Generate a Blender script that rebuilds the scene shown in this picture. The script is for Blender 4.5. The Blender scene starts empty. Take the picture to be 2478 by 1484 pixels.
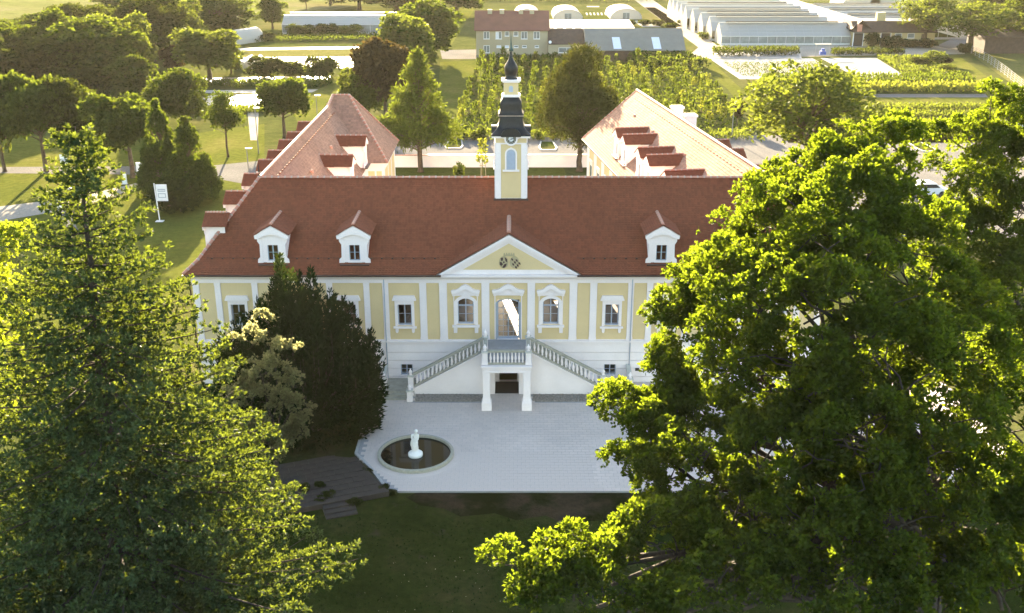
import bpy, math, random
import numpy as np
from mathutils import Vector, Matrix
R = math.radians
random.seed(7)
rng = np.random.default_rng(11)
scene = bpy.context.scene
COL = scene.collection

# ------------------------------------------------------------------ camera, sky, sun, exposure
PITCH = R(20.7); CAMX, CAMY, CAMZ = 0.22, -56.8, 26.4
cam_data = bpy.data.cameras.new('camera')
cam_data.lens = 36.32; cam_data.sensor_width = 36.0; cam_data.sensor_fit = 'HORIZONTAL'
cam_data.clip_start = 0.5; cam_data.clip_end = 6000
cam = bpy.data.objects.new('camera', cam_data); COL.objects.link(cam)
cam.location = (CAMX, CAMY, CAMZ); cam.rotation_euler = (R(90) - PITCH, 0, 0)
scene.camera = cam

SUN_EL, SUN_AZ = R(12.5), R(9.0)                     # azimuth: turned from +Y towards -X
sun_dir = Vector((-math.sin(SUN_AZ) * math.cos(SUN_EL), math.cos(SUN_AZ) * math.cos(SUN_EL), math.sin(SUN_EL)))
world = bpy.data.worlds.new('World'); scene.world = world; world.use_nodes = True
wn = world.node_tree.nodes; wl = world.node_tree.links
sky = wn.new('ShaderNodeTexSky'); sky.sky_type = 'NISHITA'; sky.sun_disc = False
sky.sun_elevation = SUN_EL; sky.sun_rotation = -SUN_AZ
sky.air_density = 0.95; sky.dust_density = 1.3; sky.ozone_density = 0.1; sky.altitude = 200
wl.new(sky.outputs[0], wn['Background'].inputs[0]); wn['Background'].inputs[1].default_value = 0.055
sun_data = bpy.data.lights.new('sun', 'SUN'); sun_data.energy = 4.3; sun_data.angle = R(0.5)
sun_data.color = (1.0, 0.82, 0.54)
sun = bpy.data.objects.new('sun', sun_data); COL.objects.link(sun)
sun.rotation_euler = sun_dir.to_track_quat('Z', 'Y').to_euler(); sun.location = sun_dir * 300
scene.view_settings.view_transform = 'Standard'; scene.view_settings.look = 'None'
scene.view_settings.gamma = 1.0; scene.view_settings.use_curve_mapping = False
scene.view_settings.exposure = 3.85
scene.render.engine = 'CYCLES'
scene.cycles.max_bounces = 6; scene.cycles.transparent_max_bounces = 6
scene.cycles.diffuse_bounces = 2; scene.cycles.glossy_bounces = 2; scene.cycles.transmission_bounces = 4
scene.cycles.volume_bounces = 0
scene.cycles.use_denoising = True
scene.cycles.sample_clamp_indirect = 6.0

# ------------------------------------------------------------------ survey: where a spot of the site lies on the ground
_c, _s = math.cos(PITCH), math.sin(PITCH)
def _ray(px, py):
    a, b = (px - 1239) / 2500., -(py - 742) / 2500.
    return a, _c + b * _s, -_s + b * _c
def G(px, py, z=0.0):
    d = _ray(px, py); t = (z - CAMZ) / d[2]
    return (CAMX + t * d[0], CAMY + t * d[1])
def FY(px, py, y):
    d = _ray(px, py); t = (y - CAMY) / d[1]
    return (CAMX + t * d[0], CAMZ + t * d[2])
def W(px, py, y):
    x, z = FY(px, py, y); return Vector((x, y, z))

# ------------------------------------------------------------------ materials
def mat_base(name):
    m = bpy.data.materials.new(name); m.use_nodes = True
    nt = m.node_tree; return m, nt.nodes, nt.links, nt.nodes['Principled BSDF']
def noise(n, l, scale, detail=4, coord='Object', rough=0.6):
    tc = n.new('ShaderNodeTexCoord'); t = n.new('ShaderNodeTexNoise')
    t.inputs['Scale'].default_value = scale; t.inputs['Detail'].default_value = detail
    t.inputs['Roughness'].default_value = rough
    l.new(tc.outputs[coord], t.inputs['Vector']); return t
def ramp(n, l, src, stops):
    r = n.new('ShaderNodeValToRGB'); e = r.color_ramp.elements
    while len(e) < len(stops): e.new(0.5)
    for k, (p, c) in enumerate(stops):
        e[k].position = p; e[k].color = (*c, 1)
    l.new(src, r.inputs[0]); return r
def mix(n, l, fac, a, b, mode='MIX'):
    x = n.new('ShaderNodeMix'); x.data_type = 'RGBA'; x.blend_type = mode
    for sock, v in ((x.inputs[0], fac), (x.inputs[6], a), (x.inputs[7], b)):
        if hasattr(v, 'is_output'): l.new(v, sock)
        elif isinstance(v, (int, float)): sock.default_value = v
        else: sock.default_value = (*v, 1)
    return x.outputs[2]
def plain(name, c, rough=0.7, var=0.12, scale=3.0, fine=40.0, bump=0.0, metal=0.0, spec=0.4, island=0.0):
    m, n, l, p = mat_base(name)
    a = noise(n, l, scale, 5); b = noise(n, l, fine, 3)
    lo = tuple(x * (1 - var) for x in c); hi = tuple(min(1, x * (1 + var)) for x in c)
    r = ramp(n, l, a.outputs[0], [(0.3, lo), (0.7, hi)])
    r2 = ramp(n, l, b.outputs[0], [(0.3, (1 - var * .8,) * 3), (0.7, (1 + var * .4,) * 3)])
    col = mix(n, l, 1.0, r.outputs[0], r2.outputs[0], 'MULTIPLY')
    if island:
        g = n.new('ShaderNodeNewGeometry')
        r3 = ramp(n, l, g.outputs['Random Per Island'], [(0.0, (1 - island, 1 - island * .9, 1 - island * .8)), (1.0, (1 + island, 1 + island * .9, 1 + island * .8))])
        col = mix(n, l, 1.0, col, r3.outputs[0], 'MULTIPLY')
    l.new(col, p.inputs['Base Color'])
    p.inputs['Roughness'].default_value = rough; p.inputs['Metallic'].default_value = metal
    p.inputs['Specular IOR Level'].default_value = spec
    if bump:
        bp = n.new('ShaderNodeBump'); bp.inputs['Strength'].default_value = bump; bp.inputs['Distance'].default_value = 0.03
        l.new(b.outputs[0], bp.inputs['Height']); l.new(bp.outputs[0], p.inputs['Normal'])
    return m
def leafmat(name, c1, c2, trans, tmix=0.5, gloss=0.06):
    m = bpy.data.materials.new(name); m.use_nodes = True
    n, l = m.node_tree.nodes, m.node_tree.links
    n.remove(n['Principled BSDF']); out = n['Material Output']
    g = n.new('ShaderNodeNewGeometry')
    col = ramp(n, l, g.outputs['Random Per Island'], [(0.0, c1), (1.0, c2)])
    t2 = ramp(n, l, g.outputs['Random Per Island'], [(0.0, tuple(x * .7 for x in trans)), (1.0, tuple(min(1, x * 1.15) for x in trans))])
    d = n.new('ShaderNodeBsdfDiffuse'); t = n.new('ShaderNodeBsdfTranslucent'); gl = n.new('ShaderNodeBsdfGlossy')
    gl.inputs['Roughness'].default_value = 0.45
    l.new(col.outputs[0], d.inputs[0]); l.new(t2.outputs[0], t.inputs[0])
    mx = n.new('ShaderNodeMixShader'); mx.inputs[0].default_value = tmix
    l.new(d.outputs[0], mx.inputs[1]); l.new(t.outputs[0], mx.inputs[2])
    m2 = n.new('ShaderNodeMixShader'); m2.inputs[0].default_value = gloss
    l.new(mx.outputs[0], m2.inputs[1]); l.new(gl.outputs[0], m2.inputs[2])
    l.new(m2.outputs[0], out.inputs[0]); return m
def groundmat(name, cols, scale=0.25, fine=6.0, rough=0.95, bump=0.3, patch=None):
    m, n, l, p = mat_base(name)
    a = noise(n, l, scale, 6); b = noise(n, l, fine, 6, rough=0.7); c = noise(n, l, fine * 7, 3)
    r = ramp(n, l, a.outputs[0], [(0.28 + 0.44 * k / max(1, len(cols) - 1), q) for k, q in enumerate(cols)])
    r2 = ramp(n, l, b.outputs[0], [(0.3, (0.62,) * 3), (0.7, (1.3,) * 3)])
    col = mix(n, l, 0.8, r.outputs[0], r2.outputs[0], 'MULTIPLY')
    r3 = ramp(n, l, c.outputs[0], [(0.3, (0.7,) * 3), (0.7, (1.25,) * 3)])
    col = mix(n, l, 0.6, col, r3.outputs[0], 'MULTIPLY')
    if patch:
        q = noise(n, l, patch[1], 5); rq = ramp(n, l, q.outputs[0], [(patch[2], (0, 0, 0)), (patch[2] + .12, (1, 1, 1))])
        col = mix(n, l, rq.outputs[0], col, patch[0])
    l.new(col, p.inputs['Base Color']); p.inputs['Roughness'].default_value = rough
    p.inputs['Specular IOR Level'].default_value = 0.0
    bp = n.new('ShaderNodeBump'); bp.inputs['Strength'].default_value = bump; bp.inputs['Distance'].default_value = 0.15
    l.new(b.outputs[0], bp.inputs['Height']); l.new(bp.outputs[0], p.inputs['Normal'])
    return m
def glassmat(name, tint=(0.9, 0.95, 1.0), fac=0.16, rough=0.03):
    m = bpy.data.materials.new(name); m.use_nodes = True
    n, l = m.node_tree.nodes, m.node_tree.links; n.remove(n['Principled BSDF'])
    tr = n.new('ShaderNodeBsdfTransparent'); gl = n.new('ShaderNodeBsdfGlossy'); mx = n.new('ShaderNodeMixShader')
    tr.inputs[0].default_value = (*tint, 1); gl.inputs['Roughness'].default_value = rough
    mx.inputs[0].default_value = fac
    l.new(tr.outputs[0], mx.inputs[1]); l.new(gl.outputs[0], mx.inputs[2]); l.new(mx.outputs[0], n['Material Output'].inputs[0])
    return m
M = {}
M['white'] = plain('white_render', (0.88, 0.785, 0.745), 0.85, 0.05, 0.6, 14, 0.08, spec=0.2)
M['yellow'] = plain('yellow_render', (0.70, 0.535, 0.285), 0.88, 0.05, 0.7, 18, 0.08, spec=0.2)
M['paleyellow'] = plain('pale_yellow_render', (0.48, 0.39, 0.20), 0.88, 0.06, 0.5, 10, 0.06, spec=0.2)
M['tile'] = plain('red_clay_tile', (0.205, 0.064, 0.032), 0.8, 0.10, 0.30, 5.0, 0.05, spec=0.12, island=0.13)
M['wingtile'] = plain('sunlit_clay_tile', (0.33, 0.195, 0.14), 0.9, 0.12, 0.4, 6.0, 0.05, spec=0.02, island=0.16)  # paler copy of the red tile: low sun's rosy sheen put into the colour
M['ridge'] = plain('ridge_clay', (0.442, 0.1885, 0.1235), 0.6, 0.2, 2.0, 20, 0.1)
M['mortar'] = plain('pale_mortar', (0.42, 0.33, 0.27), 0.85, 0.15, 5, 30, 0.1)
M['gutter'] = plain('brown_gutter', (0.075, 0.045, 0.035), 0.5, 0.15, 3, 20, 0, 0.3)
M['copper'] = plain('dark_sheet_roof', (0.018, 0.019, 0.018), 0.5, 0.35, 1.2, 9, 0.04, 0.1, 0.35)
M['verdigris'] = plain('verdigris_copper', (0.05, 0.085, 0.07), 0.45, 0.35, 2, 9, 0.04, 0.3)
M['frame'] = plain('grey_window_paint', (0.36, 0.39, 0.45), 0.5, 0.05, 5, 30)
M['framewhite'] = plain('white_window_paint', (0.75, 0.74, 0.72), 0.5, 0.05, 5, 30)
M['louvre'] = plain('grey_louvre', (0.42, 0.46, 0.54), 0.55, 0.06, 5, 30)
M['glass'] = glassmat('window_glass', (0.85, 0.9, 0.95), 0.14)
M['dark'] = plain('dark_interior', (0.03, 0.026, 0.022), 0.9, 0.2)
M['wood'] = plain('parquet', (0.17, 0.09, 0.04), 0.4, 0.2, 2, 20)
M['cream'] = plain('cream_interior', (0.38, 0.27, 0.15), 0.9, 0.06)
M['stone'] = plain('greenish_stone', (0.36, 0.34, 0.27), 0.85, 0.18, 3, 25, 0.15)
M['palestone'] = plain('pale_stone', (0.52, 0.50, 0.44), 0.85, 0.14, 4, 30, 0.15)
M['slate'] = plain('dark_slate', (0.036, 0.029, 0.023), 0.85, 0.25, 1.5, 18, 0.2)
M['paver'] = plain('grey_paver', (0.58, 0.495, 0.435), 0.9, 0.09, 0.25, 22, 0.1, spec=0.2, island=0.035)
M['joint'] = plain('paver_joint', (0.3105, 0.3038, 0.297), 0.95, 0.1, 3, 40)
M['gravel'] = plain('grey_gravel', (0.36, 0.315, 0.265), 0.95, 0.4, 8, 30, 0.5)
M['marble'] = plain('white_marble', (0.78, 0.77, 0.74), 0.5, 0.06, 3, 20)
M['bark'] = plain('bark', (0.085, 0.058, 0.036), 0.95, 0.4, 3, 14, 0.6)
M['darkbark'] = plain('dark_bark', (0.045, 0.034, 0.025), 0.95, 0.4, 3, 14, 0.6)
M['crestdark'] = plain('crest_brown', (0.075, 0.04, 0.035), 0.7, 0.2)
M['crestpale'] = plain('crest_ochre', (0.46, 0.38, 0.22), 0.8, 0.15)
M['black'] = plain('black_paint', (0.012, 0.012, 0.013), 0.5, 0.2)
M['gilt'] = plain('pale_numeral', (0.55, 0.50, 0.36), 0.5, 0.1)
M['asphalt'] = groundmat('asphalt', [(0.1403, 0.1339, 0.1275), (0.1913, 0.1785, 0.1658)], 0.2, 5, 0.85, 0.05)
M['paleroad'] = groundmat('pale_gravel_road', [(0.3, 0.264, 0.216), (0.384, 0.342, 0.282)], 0.15, 4, 0.9, 0.1)
M['kerb'] = plain('concrete_kerb', (0.42, 0.40, 0.37), 0.9, 0.12, 2, 20, 0.1)
M['lawn'] = groundmat('sunny_lawn', [(0.06959, 0.08348, 0.01761), (0.09372, 0.1014, 0.02152), (0.1258, 0.118, 0.03425)], 0.12, 1.6, 1.0, 0.4)
M['meadow'] = groundmat('rough_meadow', [(0.04368, 0.0546, 0.01591), (0.06864, 0.07644, 0.02387), (0.1131, 0.09984, 0.04243)], 0.06, 0.8, 1.0, 0.5)
M['field'] = groundmat('pale_field', [(0.08951, 0.1074, 0.03043), (0.1193, 0.1223, 0.04565), (0.167, 0.1462, 0.09126)], 0.02, 0.3, 1.0, 0.3)
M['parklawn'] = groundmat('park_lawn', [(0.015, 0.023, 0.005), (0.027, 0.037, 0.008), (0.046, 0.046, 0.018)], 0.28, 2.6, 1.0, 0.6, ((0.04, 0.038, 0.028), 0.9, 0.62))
M['soil'] = groundmat('bare_soil', [(0.0242, 0.02057, 0.0121), (0.0484, 0.0363, 0.0242)], 0.3, 2.5, 1.0, 0.6, ((0.013, 0.016, 0.004), 0.45, 0.44))
M['earth'] = groundmat('nursery_earth', [(0.04095, 0.0468, 0.01404), (0.0585, 0.07254, 0.01638), (0.08775, 0.07254, 0.0351)], 0.2, 1.5, 1.0, 0.6)
M['hay'] = groundmat('dry_grass', [(0.09724, 0.1014, 0.02874), (0.1352, 0.1268, 0.04311), (0.1142, 0.1183, 0.02874)], 0.15, 2.0, 1.0, 0.7)
M['fleece'] = plain('white_fleece', (0.55, 0.52, 0.47), 0.7, 0.1, 0.3, 3, 0.2)
M['plasticsheet'] = plain('grey_ground_sheet', (0.20, 0.20, 0.20), 0.5, 0.2, 0.3, 2, 0.1)
M['greenglass'] = plain('whitewashed_glass', (0.34, 0.34, 0.32), 0.4, 0.08, 0.25, 2, 0.0, 0, 0.6)
M['clearpane'] = plain('greenhouse_pane', (0.20, 0.215, 0.205), 0.2, 0.25, 0.4, 1.5, 0, 0, 0.7)
M['alu'] = plain('aluminium_bar', (0.50, 0.50, 0.49), 0.4, 0.08, 3, 20, 0, 0.5)
M['film'] = plain('tunnel_film', (0.50, 0.47, 0.41), 0.4, 0.06, 0.5, 3, 0, 0, 0.6)
M['housewall'] = plain('beige_render', (0.384, 0.324, 0.21), 0.9, 0.06, 0.4, 8, 0.05)
M['houseroof'] = plain('brown_red_roof', (0.18, 0.072, 0.0456), 0.8, 0.14, 0.6, 8, 0.1)
M['fibre'] = plain('grey_fibre_cement', (0.1856, 0.1744, 0.1462), 0.85, 0.1, 0.5, 6, 0.05)
M['boards'] = plain('dark_boards', (0.066, 0.0408, 0.0288), 0.85, 0.3, 1.5, 12, 0.2)
M['skylight'] = plain('skylight_sheet', (0.62, 0.64, 0.68), 0.3, 0.05)
M['signwhite'] = plain('sign_white', (0.72, 0.73, 0.74), 0.45, 0.04)
M['signgrey'] = plain('sign_print', (0.34, 0.37, 0.42), 0.5, 0.05)
M['blue'] = plain('blue_paint', (0.04, 0.08, 0.30), 0.4, 0.1)
M['carpaint'] = plain('silver_paint', (0.60, 0.61, 0.63), 0.25, 0.05, spec=0.7)
M['rubber'] = plain('black_rubber', (0.02, 0.02, 0.02), 0.8, 0.1)
M['metalpole'] = plain('grey_steel', (0.25, 0.25, 0.25), 0.5, 0.1, 3, 20, 0, 0.5)
M['timber'] = plain('pale_stakes', (0.42, 0.33, 0.20), 0.85, 0.15)
M['oakleaf'] = leafmat('oak_leaf', (0.007, 0.016, 0.002), (0.027, 0.052, 0.006), (0.205, 0.275, 0.011), 0.45, 0.008)
M['needle'] = leafmat('spruce_needle', (0.009, 0.022, 0.011), (0.052, 0.092, 0.042), (0.16, 0.20, 0.015), 0.31, 0.010)
M['yewleaf'] = leafmat('yew_needle', (0.003, 0.011, 0.003), (0.010, 0.026, 0.006), (0.05, 0.075, 0.006), 0.25, 0.004)
M['maple'] = leafmat('pale_maple_leaf', (0.005, 0.013, 0.006), (0.016, 0.030, 0.013), (0.52, 0.52, 0.22), 0.40, 0.010)  # cream light of the backlit top put into the leaf transmission
M['limeleaf'] = leafmat('lime_leaf', (0.048, 0.08, 0.008), (0.096, 0.136, 0.0136), (0.342, 0.405, 0.0135), 0.5, 0.015)
M['bgleaf'] = leafmat('mid_green_leaf', (0.015, 0.028, 0.005), (0.037, 0.058, 0.010), (0.115, 0.15, 0.010), 0.38, 0.008)
M['bgdark'] = leafmat('dark_green_leaf', (0.010, 0.018, 0.003), (0.024, 0.036, 0.006), (0.08, 0.10, 0.007), 0.34, 0.008)
M['bglight'] = leafmat('light_green_leaf', (0.034, 0.052, 0.009), (0.068, 0.090, 0.016), (0.15, 0.18, 0.016), 0.42, 0.01)
M['copperleaf'] = leafmat('copper_leaf', (0.02496, 0.01872, 0.00832), (0.05408, 0.03952, 0.01664), (0.0594, 0.04208, 0.00792), 0.33, 0.01)
M['larch'] = leafmat('larch_needle', (0.040, 0.060, 0.012), (0.080, 0.100, 0.018), (0.13, 0.16, 0.012), 0.38, 0.01)
M['pine'] = leafmat('pine_needle', (0.02496, 0.0312, 0.00624), (0.05408, 0.05824, 0.01248), (0.05445, 0.05693, 0.00396), 0.3, 0.01)
M['yellowleaf'] = leafmat('yellow_green_leaf', (0.12, 0.145, 0.022), (0.19, 0.205, 0.032), (0.22, 0.23, 0.02), 0.42, 0.01)

for nm_, c_ in (('film', (0.62, 0.58, 0.50)), ('greenglass', (0.50, 0.50, 0.47)), ('fleece', (0.30, 0.285, 0.255))):
    M[nm_] = leafmat('sheet_' + nm_, tuple(x * .92 for x in c_), c_, tuple(x * .9 for x in c_), 0.45 if nm_ != 'fleece' else 0.0, 0.06)
def watermat():
    m, n, l, p = mat_base('dark_pond_water')
    a = noise(n, l, 3.0, 3); r = ramp(n, l, a.outputs[0], [(0.3, (0.006, 0.005, 0.003)), (0.7, (0.012, 0.010, 0.005))])
    l.new(r.outputs[0], p.inputs['Base Color']); p.inputs['Roughness'].default_value = 0.04
    p.inputs['Specular IOR Level'].default_value = 0.3
    b = n.new('ShaderNodeBump'); b.inputs['Strength'].default_value = 0.05; l.new(a.outputs[0], b.inputs['Height']); l.new(b.outputs[0], p.inputs['Normal'])
    return m
M['water'] = watermat()

# ------------------------------------------------------------------ helpers
def tag(o, label=None, cat=None, group=None, kind=None):
    if label: o['label'] = label
    if cat: o['category'] = cat
    if group: o['group'] = group
    if kind: o['kind'] = kind
    return o
def empty(name, loc=(0, 0, 0), rz=0, parent=None):
    o = bpy.data.objects.new(name, None); COL.objects.link(o); o.location = loc; o.rotation_euler = (0, 0, rz)
    o.empty_display_size = 0.3
    if parent: o.parent = parent
    return o
def link(name, me, parent=None, loc=(0, 0, 0), rot=(0, 0, 0), scale=None):
    o = bpy.data.objects.new(name, me); COL.objects.link(o)
    o.location = loc; o.rotation_euler = rot
    if scale is not None: o.scale = scale
    if parent: o.parent = parent
    return o
class MB:
    def __init__(s): s.v = []; s.f = []; s.m = []
    def add(s, vs, fs, mi=0):
        k = len(s.v); s.v += [tuple(p) for p in vs]; s.f += [tuple(i + k for i in f) for f in fs]; s.m += [mi] * len(fs); return s
    def box(s, x0, x1, y0, y1, z0, z1, mi=0):
        return s.add([(x0, y0, z0), (x1, y0, z0), (x1, y1, z0), (x0, y1, z0), (x0, y0, z1), (x1, y0, z1), (x1, y1, z1), (x0, y1, z1)],
                     [(0, 3, 2, 1), (4, 5, 6, 7), (0, 1, 5, 4), (1, 2, 6, 5), (2, 3, 7, 6), (3, 0, 4, 7)], mi)
    def bevbox(s, x0, x1, y0, y1, z0, z1, b=0.02, mi=0):      # box with a chamfered top edge
        return s.add([(x0, y0, z0), (x1, y0, z0), (x1, y1, z0), (x0, y1, z0), (x0, y0, z1 - b), (x1, y0, z1 - b), (x1, y1, z1 - b), (x0, y1, z1 - b),
                      (x0 + b, y0 + b, z1), (x1 - b, y0 + b, z1), (x1 - b, y1 - b, z1), (x0 + b, y1 - b, z1)],
                     [(0, 3, 2, 1), (8, 9, 10, 11), (0, 1, 5, 4), (1, 2, 6, 5), (2, 3, 7, 6), (3, 0, 4, 7), (4, 5, 9, 8), (5, 6, 10, 9), (6, 7, 11, 10), (7, 4, 8, 11)], mi)
    def prism(s, poly, fn0, fn1, mi=0):       # poly of 2-tuples, fn maps 2-tuple to 3D for both ends
        n = len(poly); a = [fn0(p) for p in poly]; b = [fn1(p) for p in poly]
        return s.add(a + b, [tuple(range(n))[::-1], tuple(range(n, 2 * n))] + [(i, (i + 1) % n, n + (i + 1) % n, n + i) for i in range(n)], mi)
    def xz(s, poly, y0, y1, mi=0): return s.prism(poly, lambda p: (p[0], y0, p[1]), lambda p: (p[0], y1, p[1]), mi)
    def yz(s, poly, x0, x1, mi=0): return s.prism(poly, lambda p: (x0, p[0], p[1]), lambda p: (x1, p[0], p[1]), mi)
    def xy(s, poly, z0, z1, mi=0): return s.prism(poly, lambda p: (p[0], p[1], z0), lambda p: (p[0], p[1], z1), mi)
    def ring(s, inner, outer, y0, y1, mi=0, closed=False):    # plate between two contours in xz
        n = len(inner); k = n if closed else n - 1
        vs = [(p[0], y0, p[1]) for p in inner] + [(p[0], y0, p[1]) for p in outer] + [(p[0], y1, p[1]) for p in inner] + [(p[0], y1, p[1]) for p in outer]
        fs = []
        for i in range(k):
            j = (i + 1) % n
            fs += [(i, j, n + j, n + i), (2 * n + i, 3 * n + i, 3 * n + j, 2 * n + j), (i, 2 * n + i, 2 * n + j, j), (n + i, n + j, 3 * n + j, 3 * n + i)]
        if not closed: fs += [(0, n, 3 * n, 2 * n), (n - 1, 3 * n - 1, 4 * n - 1, 2 * n - 1)]
        return s.add(vs, fs, mi)
    def lathe(s, prof, n=12, c=(0, 0, 0), mi=0, squash=None, rot=0.0):
        vs = []; fs = []
        for r, z in prof:
            for k in range(n):
                a = rot + 2 * math.pi * k / n
                x, y = r * math.cos(a), r * math.sin(a)
                if squash: q = max(abs(math.cos(a)), abs(math.sin(a))); x, y = x * (1 + squash * (1 / q - 1)), y * (1 + squash * (1 / q - 1))
                vs.append((c[0] + x, c[1] + y, c[2] + z))
        for i in range(len(prof) - 1):
            for k in range(n):
                j = (k + 1) % n
                fs.append((i * n + k, i * n + j, (i + 1) * n + j, (i + 1) * n + k))
        fs += [tuple(range(n))[::-1], tuple(range((len(prof) - 1) * n, len(prof) * n))]
        return s.add(vs, fs, mi)
    def tube(s, pts, rad, n=5, mi=0):
        pts = [Vector(p) for p in pts]; vs = []; fs = []
        for i, p in enumerate(pts):
            d = (pts[min(i + 1, len(pts) - 1)] - pts[max(i - 1, 0)])
            d = d.normalized() if d.length > 1e-6 else Vector((0, 0, 1))
            u = d.cross(Vector((0.31, 0.17, 0.93) if abs(d.z) < .9 else (1, 0, 0))).normalized(); w = d.cross(u)
            r = rad[i] if isinstance(rad, (list, tuple)) else rad
            for k in range(n):
                a = 2 * math.pi * k / n; vs.append(p + u * (r * math.cos(a)) + w * (r * math.sin(a)))
        for i in range(len(pts) - 1):
            for k in range(n):
                j = (k + 1) % n; fs.append((i * n + k, i * n + j, (i + 1) * n + j, (i + 1) * n + k))
        fs += [tuple(range(n))[::-1], tuple(range((len(pts) - 1) * n, len(pts) * n))]
        return s.add(vs, fs, mi)
    def bar(s, p, q, w, h, mi=0):            # rectangular bar from p to q (width across, height up)
        p, q = Vector(p), Vector(q); d = (q - p).normalized()
        u = d.cross(Vector((0, 0, 1))); u = u.normalized() if u.length > 1e-5 else Vector((1, 0, 0)); v = u.cross(d)
        vs = [e + u * (a * w / 2) + v * (b * h / 2) for e in (p, q) for a, b in ((-1, -1), (1, -1), (1, 1), (-1, 1))]
        return s.add(vs, [(0, 1, 2, 3), (7, 6, 5, 4), (0, 4, 5, 1), (1, 5, 6, 2), (2, 6, 7, 3), (3, 7, 4, 0)], mi)
    def mesh(s, name, mats, smooth=False):
        me = bpy.data.meshes.new(name); me.from_pydata(s.v, [], s.f)
        mats = mats if isinstance(mats, (list, tuple)) else [mats]
        for k in mats: me.materials.append(M[k])
        if len(mats) > 1: me.polygons.foreach_set('material_index', s.m)
        if smooth: me.polygons.foreach_set('use_smooth', [True] * len(s.f))
        me.update(); return me
    def build(s, name, mats, parent=None, smooth=False, loc=(0, 0, 0), rot=(0, 0, 0)):
        return link(name, s.mesh(name, mats, smooth), parent, loc, rot)
def npmesh(name, verts, nper, mat):           # verts (n*nper,3) as n separate polygons of nper corners
    me = bpy.data.meshes.new(name); nv = len(verts); nf = nv // nper
    me.vertices.add(nv); me.vertices.foreach_set('co', verts.astype(np.float32).ravel())
    me.loops.add(nv); me.loops.foreach_set('vertex_index', np.arange(nv, dtype=np.int32))
    me.polygons.add(nf); me.polygons.foreach_set('loop_start', np.arange(0, nv, nper, dtype=np.int32))
    me.polygons.foreach_set('loop_total', np.full(nf, nper, dtype=np.int32))
    me.materials.append(M[mat]); me.update(calc_edges=True); return me
def unit(a): return a / np.maximum(1e-9, np.linalg.norm(a, axis=-1, keepdims=True))
def kites(base, d, L, w, r=rng, droop=0.0):   # leaf blades: base point, unit direction, length, width
    n = len(base); d = unit(d)
    side = unit(np.cross(d, unit(r.normal(size=(n, 3)))))
    L = np.broadcast_to(L, n)[:, None]; w = np.broadcast_to(w, n)[:, None]
    mid = base + d * L * .5; tip = base + d * L; tip[:, 2] -= droop * L[:, 0]
    return np.stack([base, mid + side * w * .5, tip, mid - side * w * .5], axis=1).reshape(-1, 3)
def sphere_pts(n, r=rng): return unit(r.normal(size=(n, 3)))
def copy_tree(root, loc, rz=0, scale=None, label=None, group=None, name=None):
    c = root.copy(); COL.objects.link(c); c.location = loc; c.rotation_euler = (0, 0, rz)
    if scale is not None: c.scale = scale
    if label: c['label'] = label
    if group: c['group'] = group
    elif 'group' in c: del c['group']
    if name: c.name = name
    for ch in root.children:
        d = ch.copy(); COL.objects.link(d); d.parent = c
    return c

# ------------------------------------------------------------------ the setting: ground, roads, beds
def sheet(name, pts, level, mat, thick=None, kind='structure', px=True):
    pts = [G(*p) for p in pts] if px else pts
    z = 0.004 * level
    b = MB()
    if thick: b.xy(pts, -0.02, thick)
    else: b.add([(x, y, z) for x, y in pts], [tuple(range(len(pts)))])
    o = b.build(name, mat); o['kind'] = kind; return o
gb = MB(); gb.add([(-2500, -600, 0), (2500, -600, 0), (2500, 4000, 0), (-2500, 4000, 0)], [(0, 1, 2, 3)])
tag(gb.build('ground', 'meadow'), kind='structure')
# far fields
sheet('field', [(-900, 48), (60, 46), (300, 12), (330, -60), (-900, -90)], 1, 'field')
sheet('field', [(440, 8), (520, 22), (640, 42), (760, 34), (900, 6), (1000, -90), (440, -90)], 1, 'field')
sheet('field', [(1150, 2), (1590, 2), (1900, -40), (1150, -90)], 1, 'meadow')
# left lawn, avenue verge and the grass ways
sheet('lawn', [(-600, 900), (-600, 330), (420, 330), (640, 300), (640, 420), (560, 560), (440, 700), (300, 1000)], 1, 'lawn')
sheet('lawn', [(735, 330), (700, 250), (800, 190), (850, 175), (880, 260), (850, 330)], 1, 'lawn')
sheet('grass_way', [(1065, 150), (1180, 146), (1140, 200), (1085, 335), (1040, 335), (1060, 260)], 1, 'lawn')
sheet('grass_way', [(1085, 120), (1150, 20), (1180, 0), (1130, 0), (1080, 60)], 1, 'lawn')
sheet('grass_way', [(1660, 140), (1715, 141), (1905, 320), (1850, 330), (1760, 215)], 1, 'lawn')
sheet('grass_way', [(2240, 146), (2315, 132), (2478, 250), (2700, 390), (2480, 340), (2360, 230)], 1, 'lawn')
sheet('paddock', [(2345, 128), (2478, 130), (2900, 150), (2900, 330), (2478, 225)], 1, 'hay')
sheet('courtyard_lawn', [(-11.7, 10), (8.0, 10), (6.0, 57.2), (-13.0, 57.2)], 2, 'lawn', px=False)
# roads and yards
sheet('road', [(-27, 61.5), (-34, 58), (-60, 57.3), (-120, 58.5), (-120, 56), (-60, 54.6), (-34, 53.5), (-24, 47), (-21.5, 40), (-19.5, 40), (-19.3, 58.2), (90, 58.2), (90, 75.5), (-16, 75.5), (-22, 70)], 3, 'asphalt', px=False)
sheet('path', [(-160, 560), (0, 500), (110, 487), (250, 462), (345, 440), (365, 448), (255, 482), (140, 512), (20, 532), (-160, 580)], 3, 'paleroad')
sheet('path', [(140, 508), (165, 503), (190, 560), (165, 560)], 2, 'asphalt')
sheet('yard', [(1065, 122), (1153, 120), (1153, 143), (1070, 143)], 3, 'asphalt')
sheet('path', [(1535, 0), (1580, 0), (1735, 110), (2330, 112), (2335, 131), (1715, 141), (1660, 141), (1690, 115)], 3, 'paleroad')
sheet('yard', [(2265, 112), (2330, 82), (2420, 80), (2345, 118), (2330, 125)], 4, 'asphalt')
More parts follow.
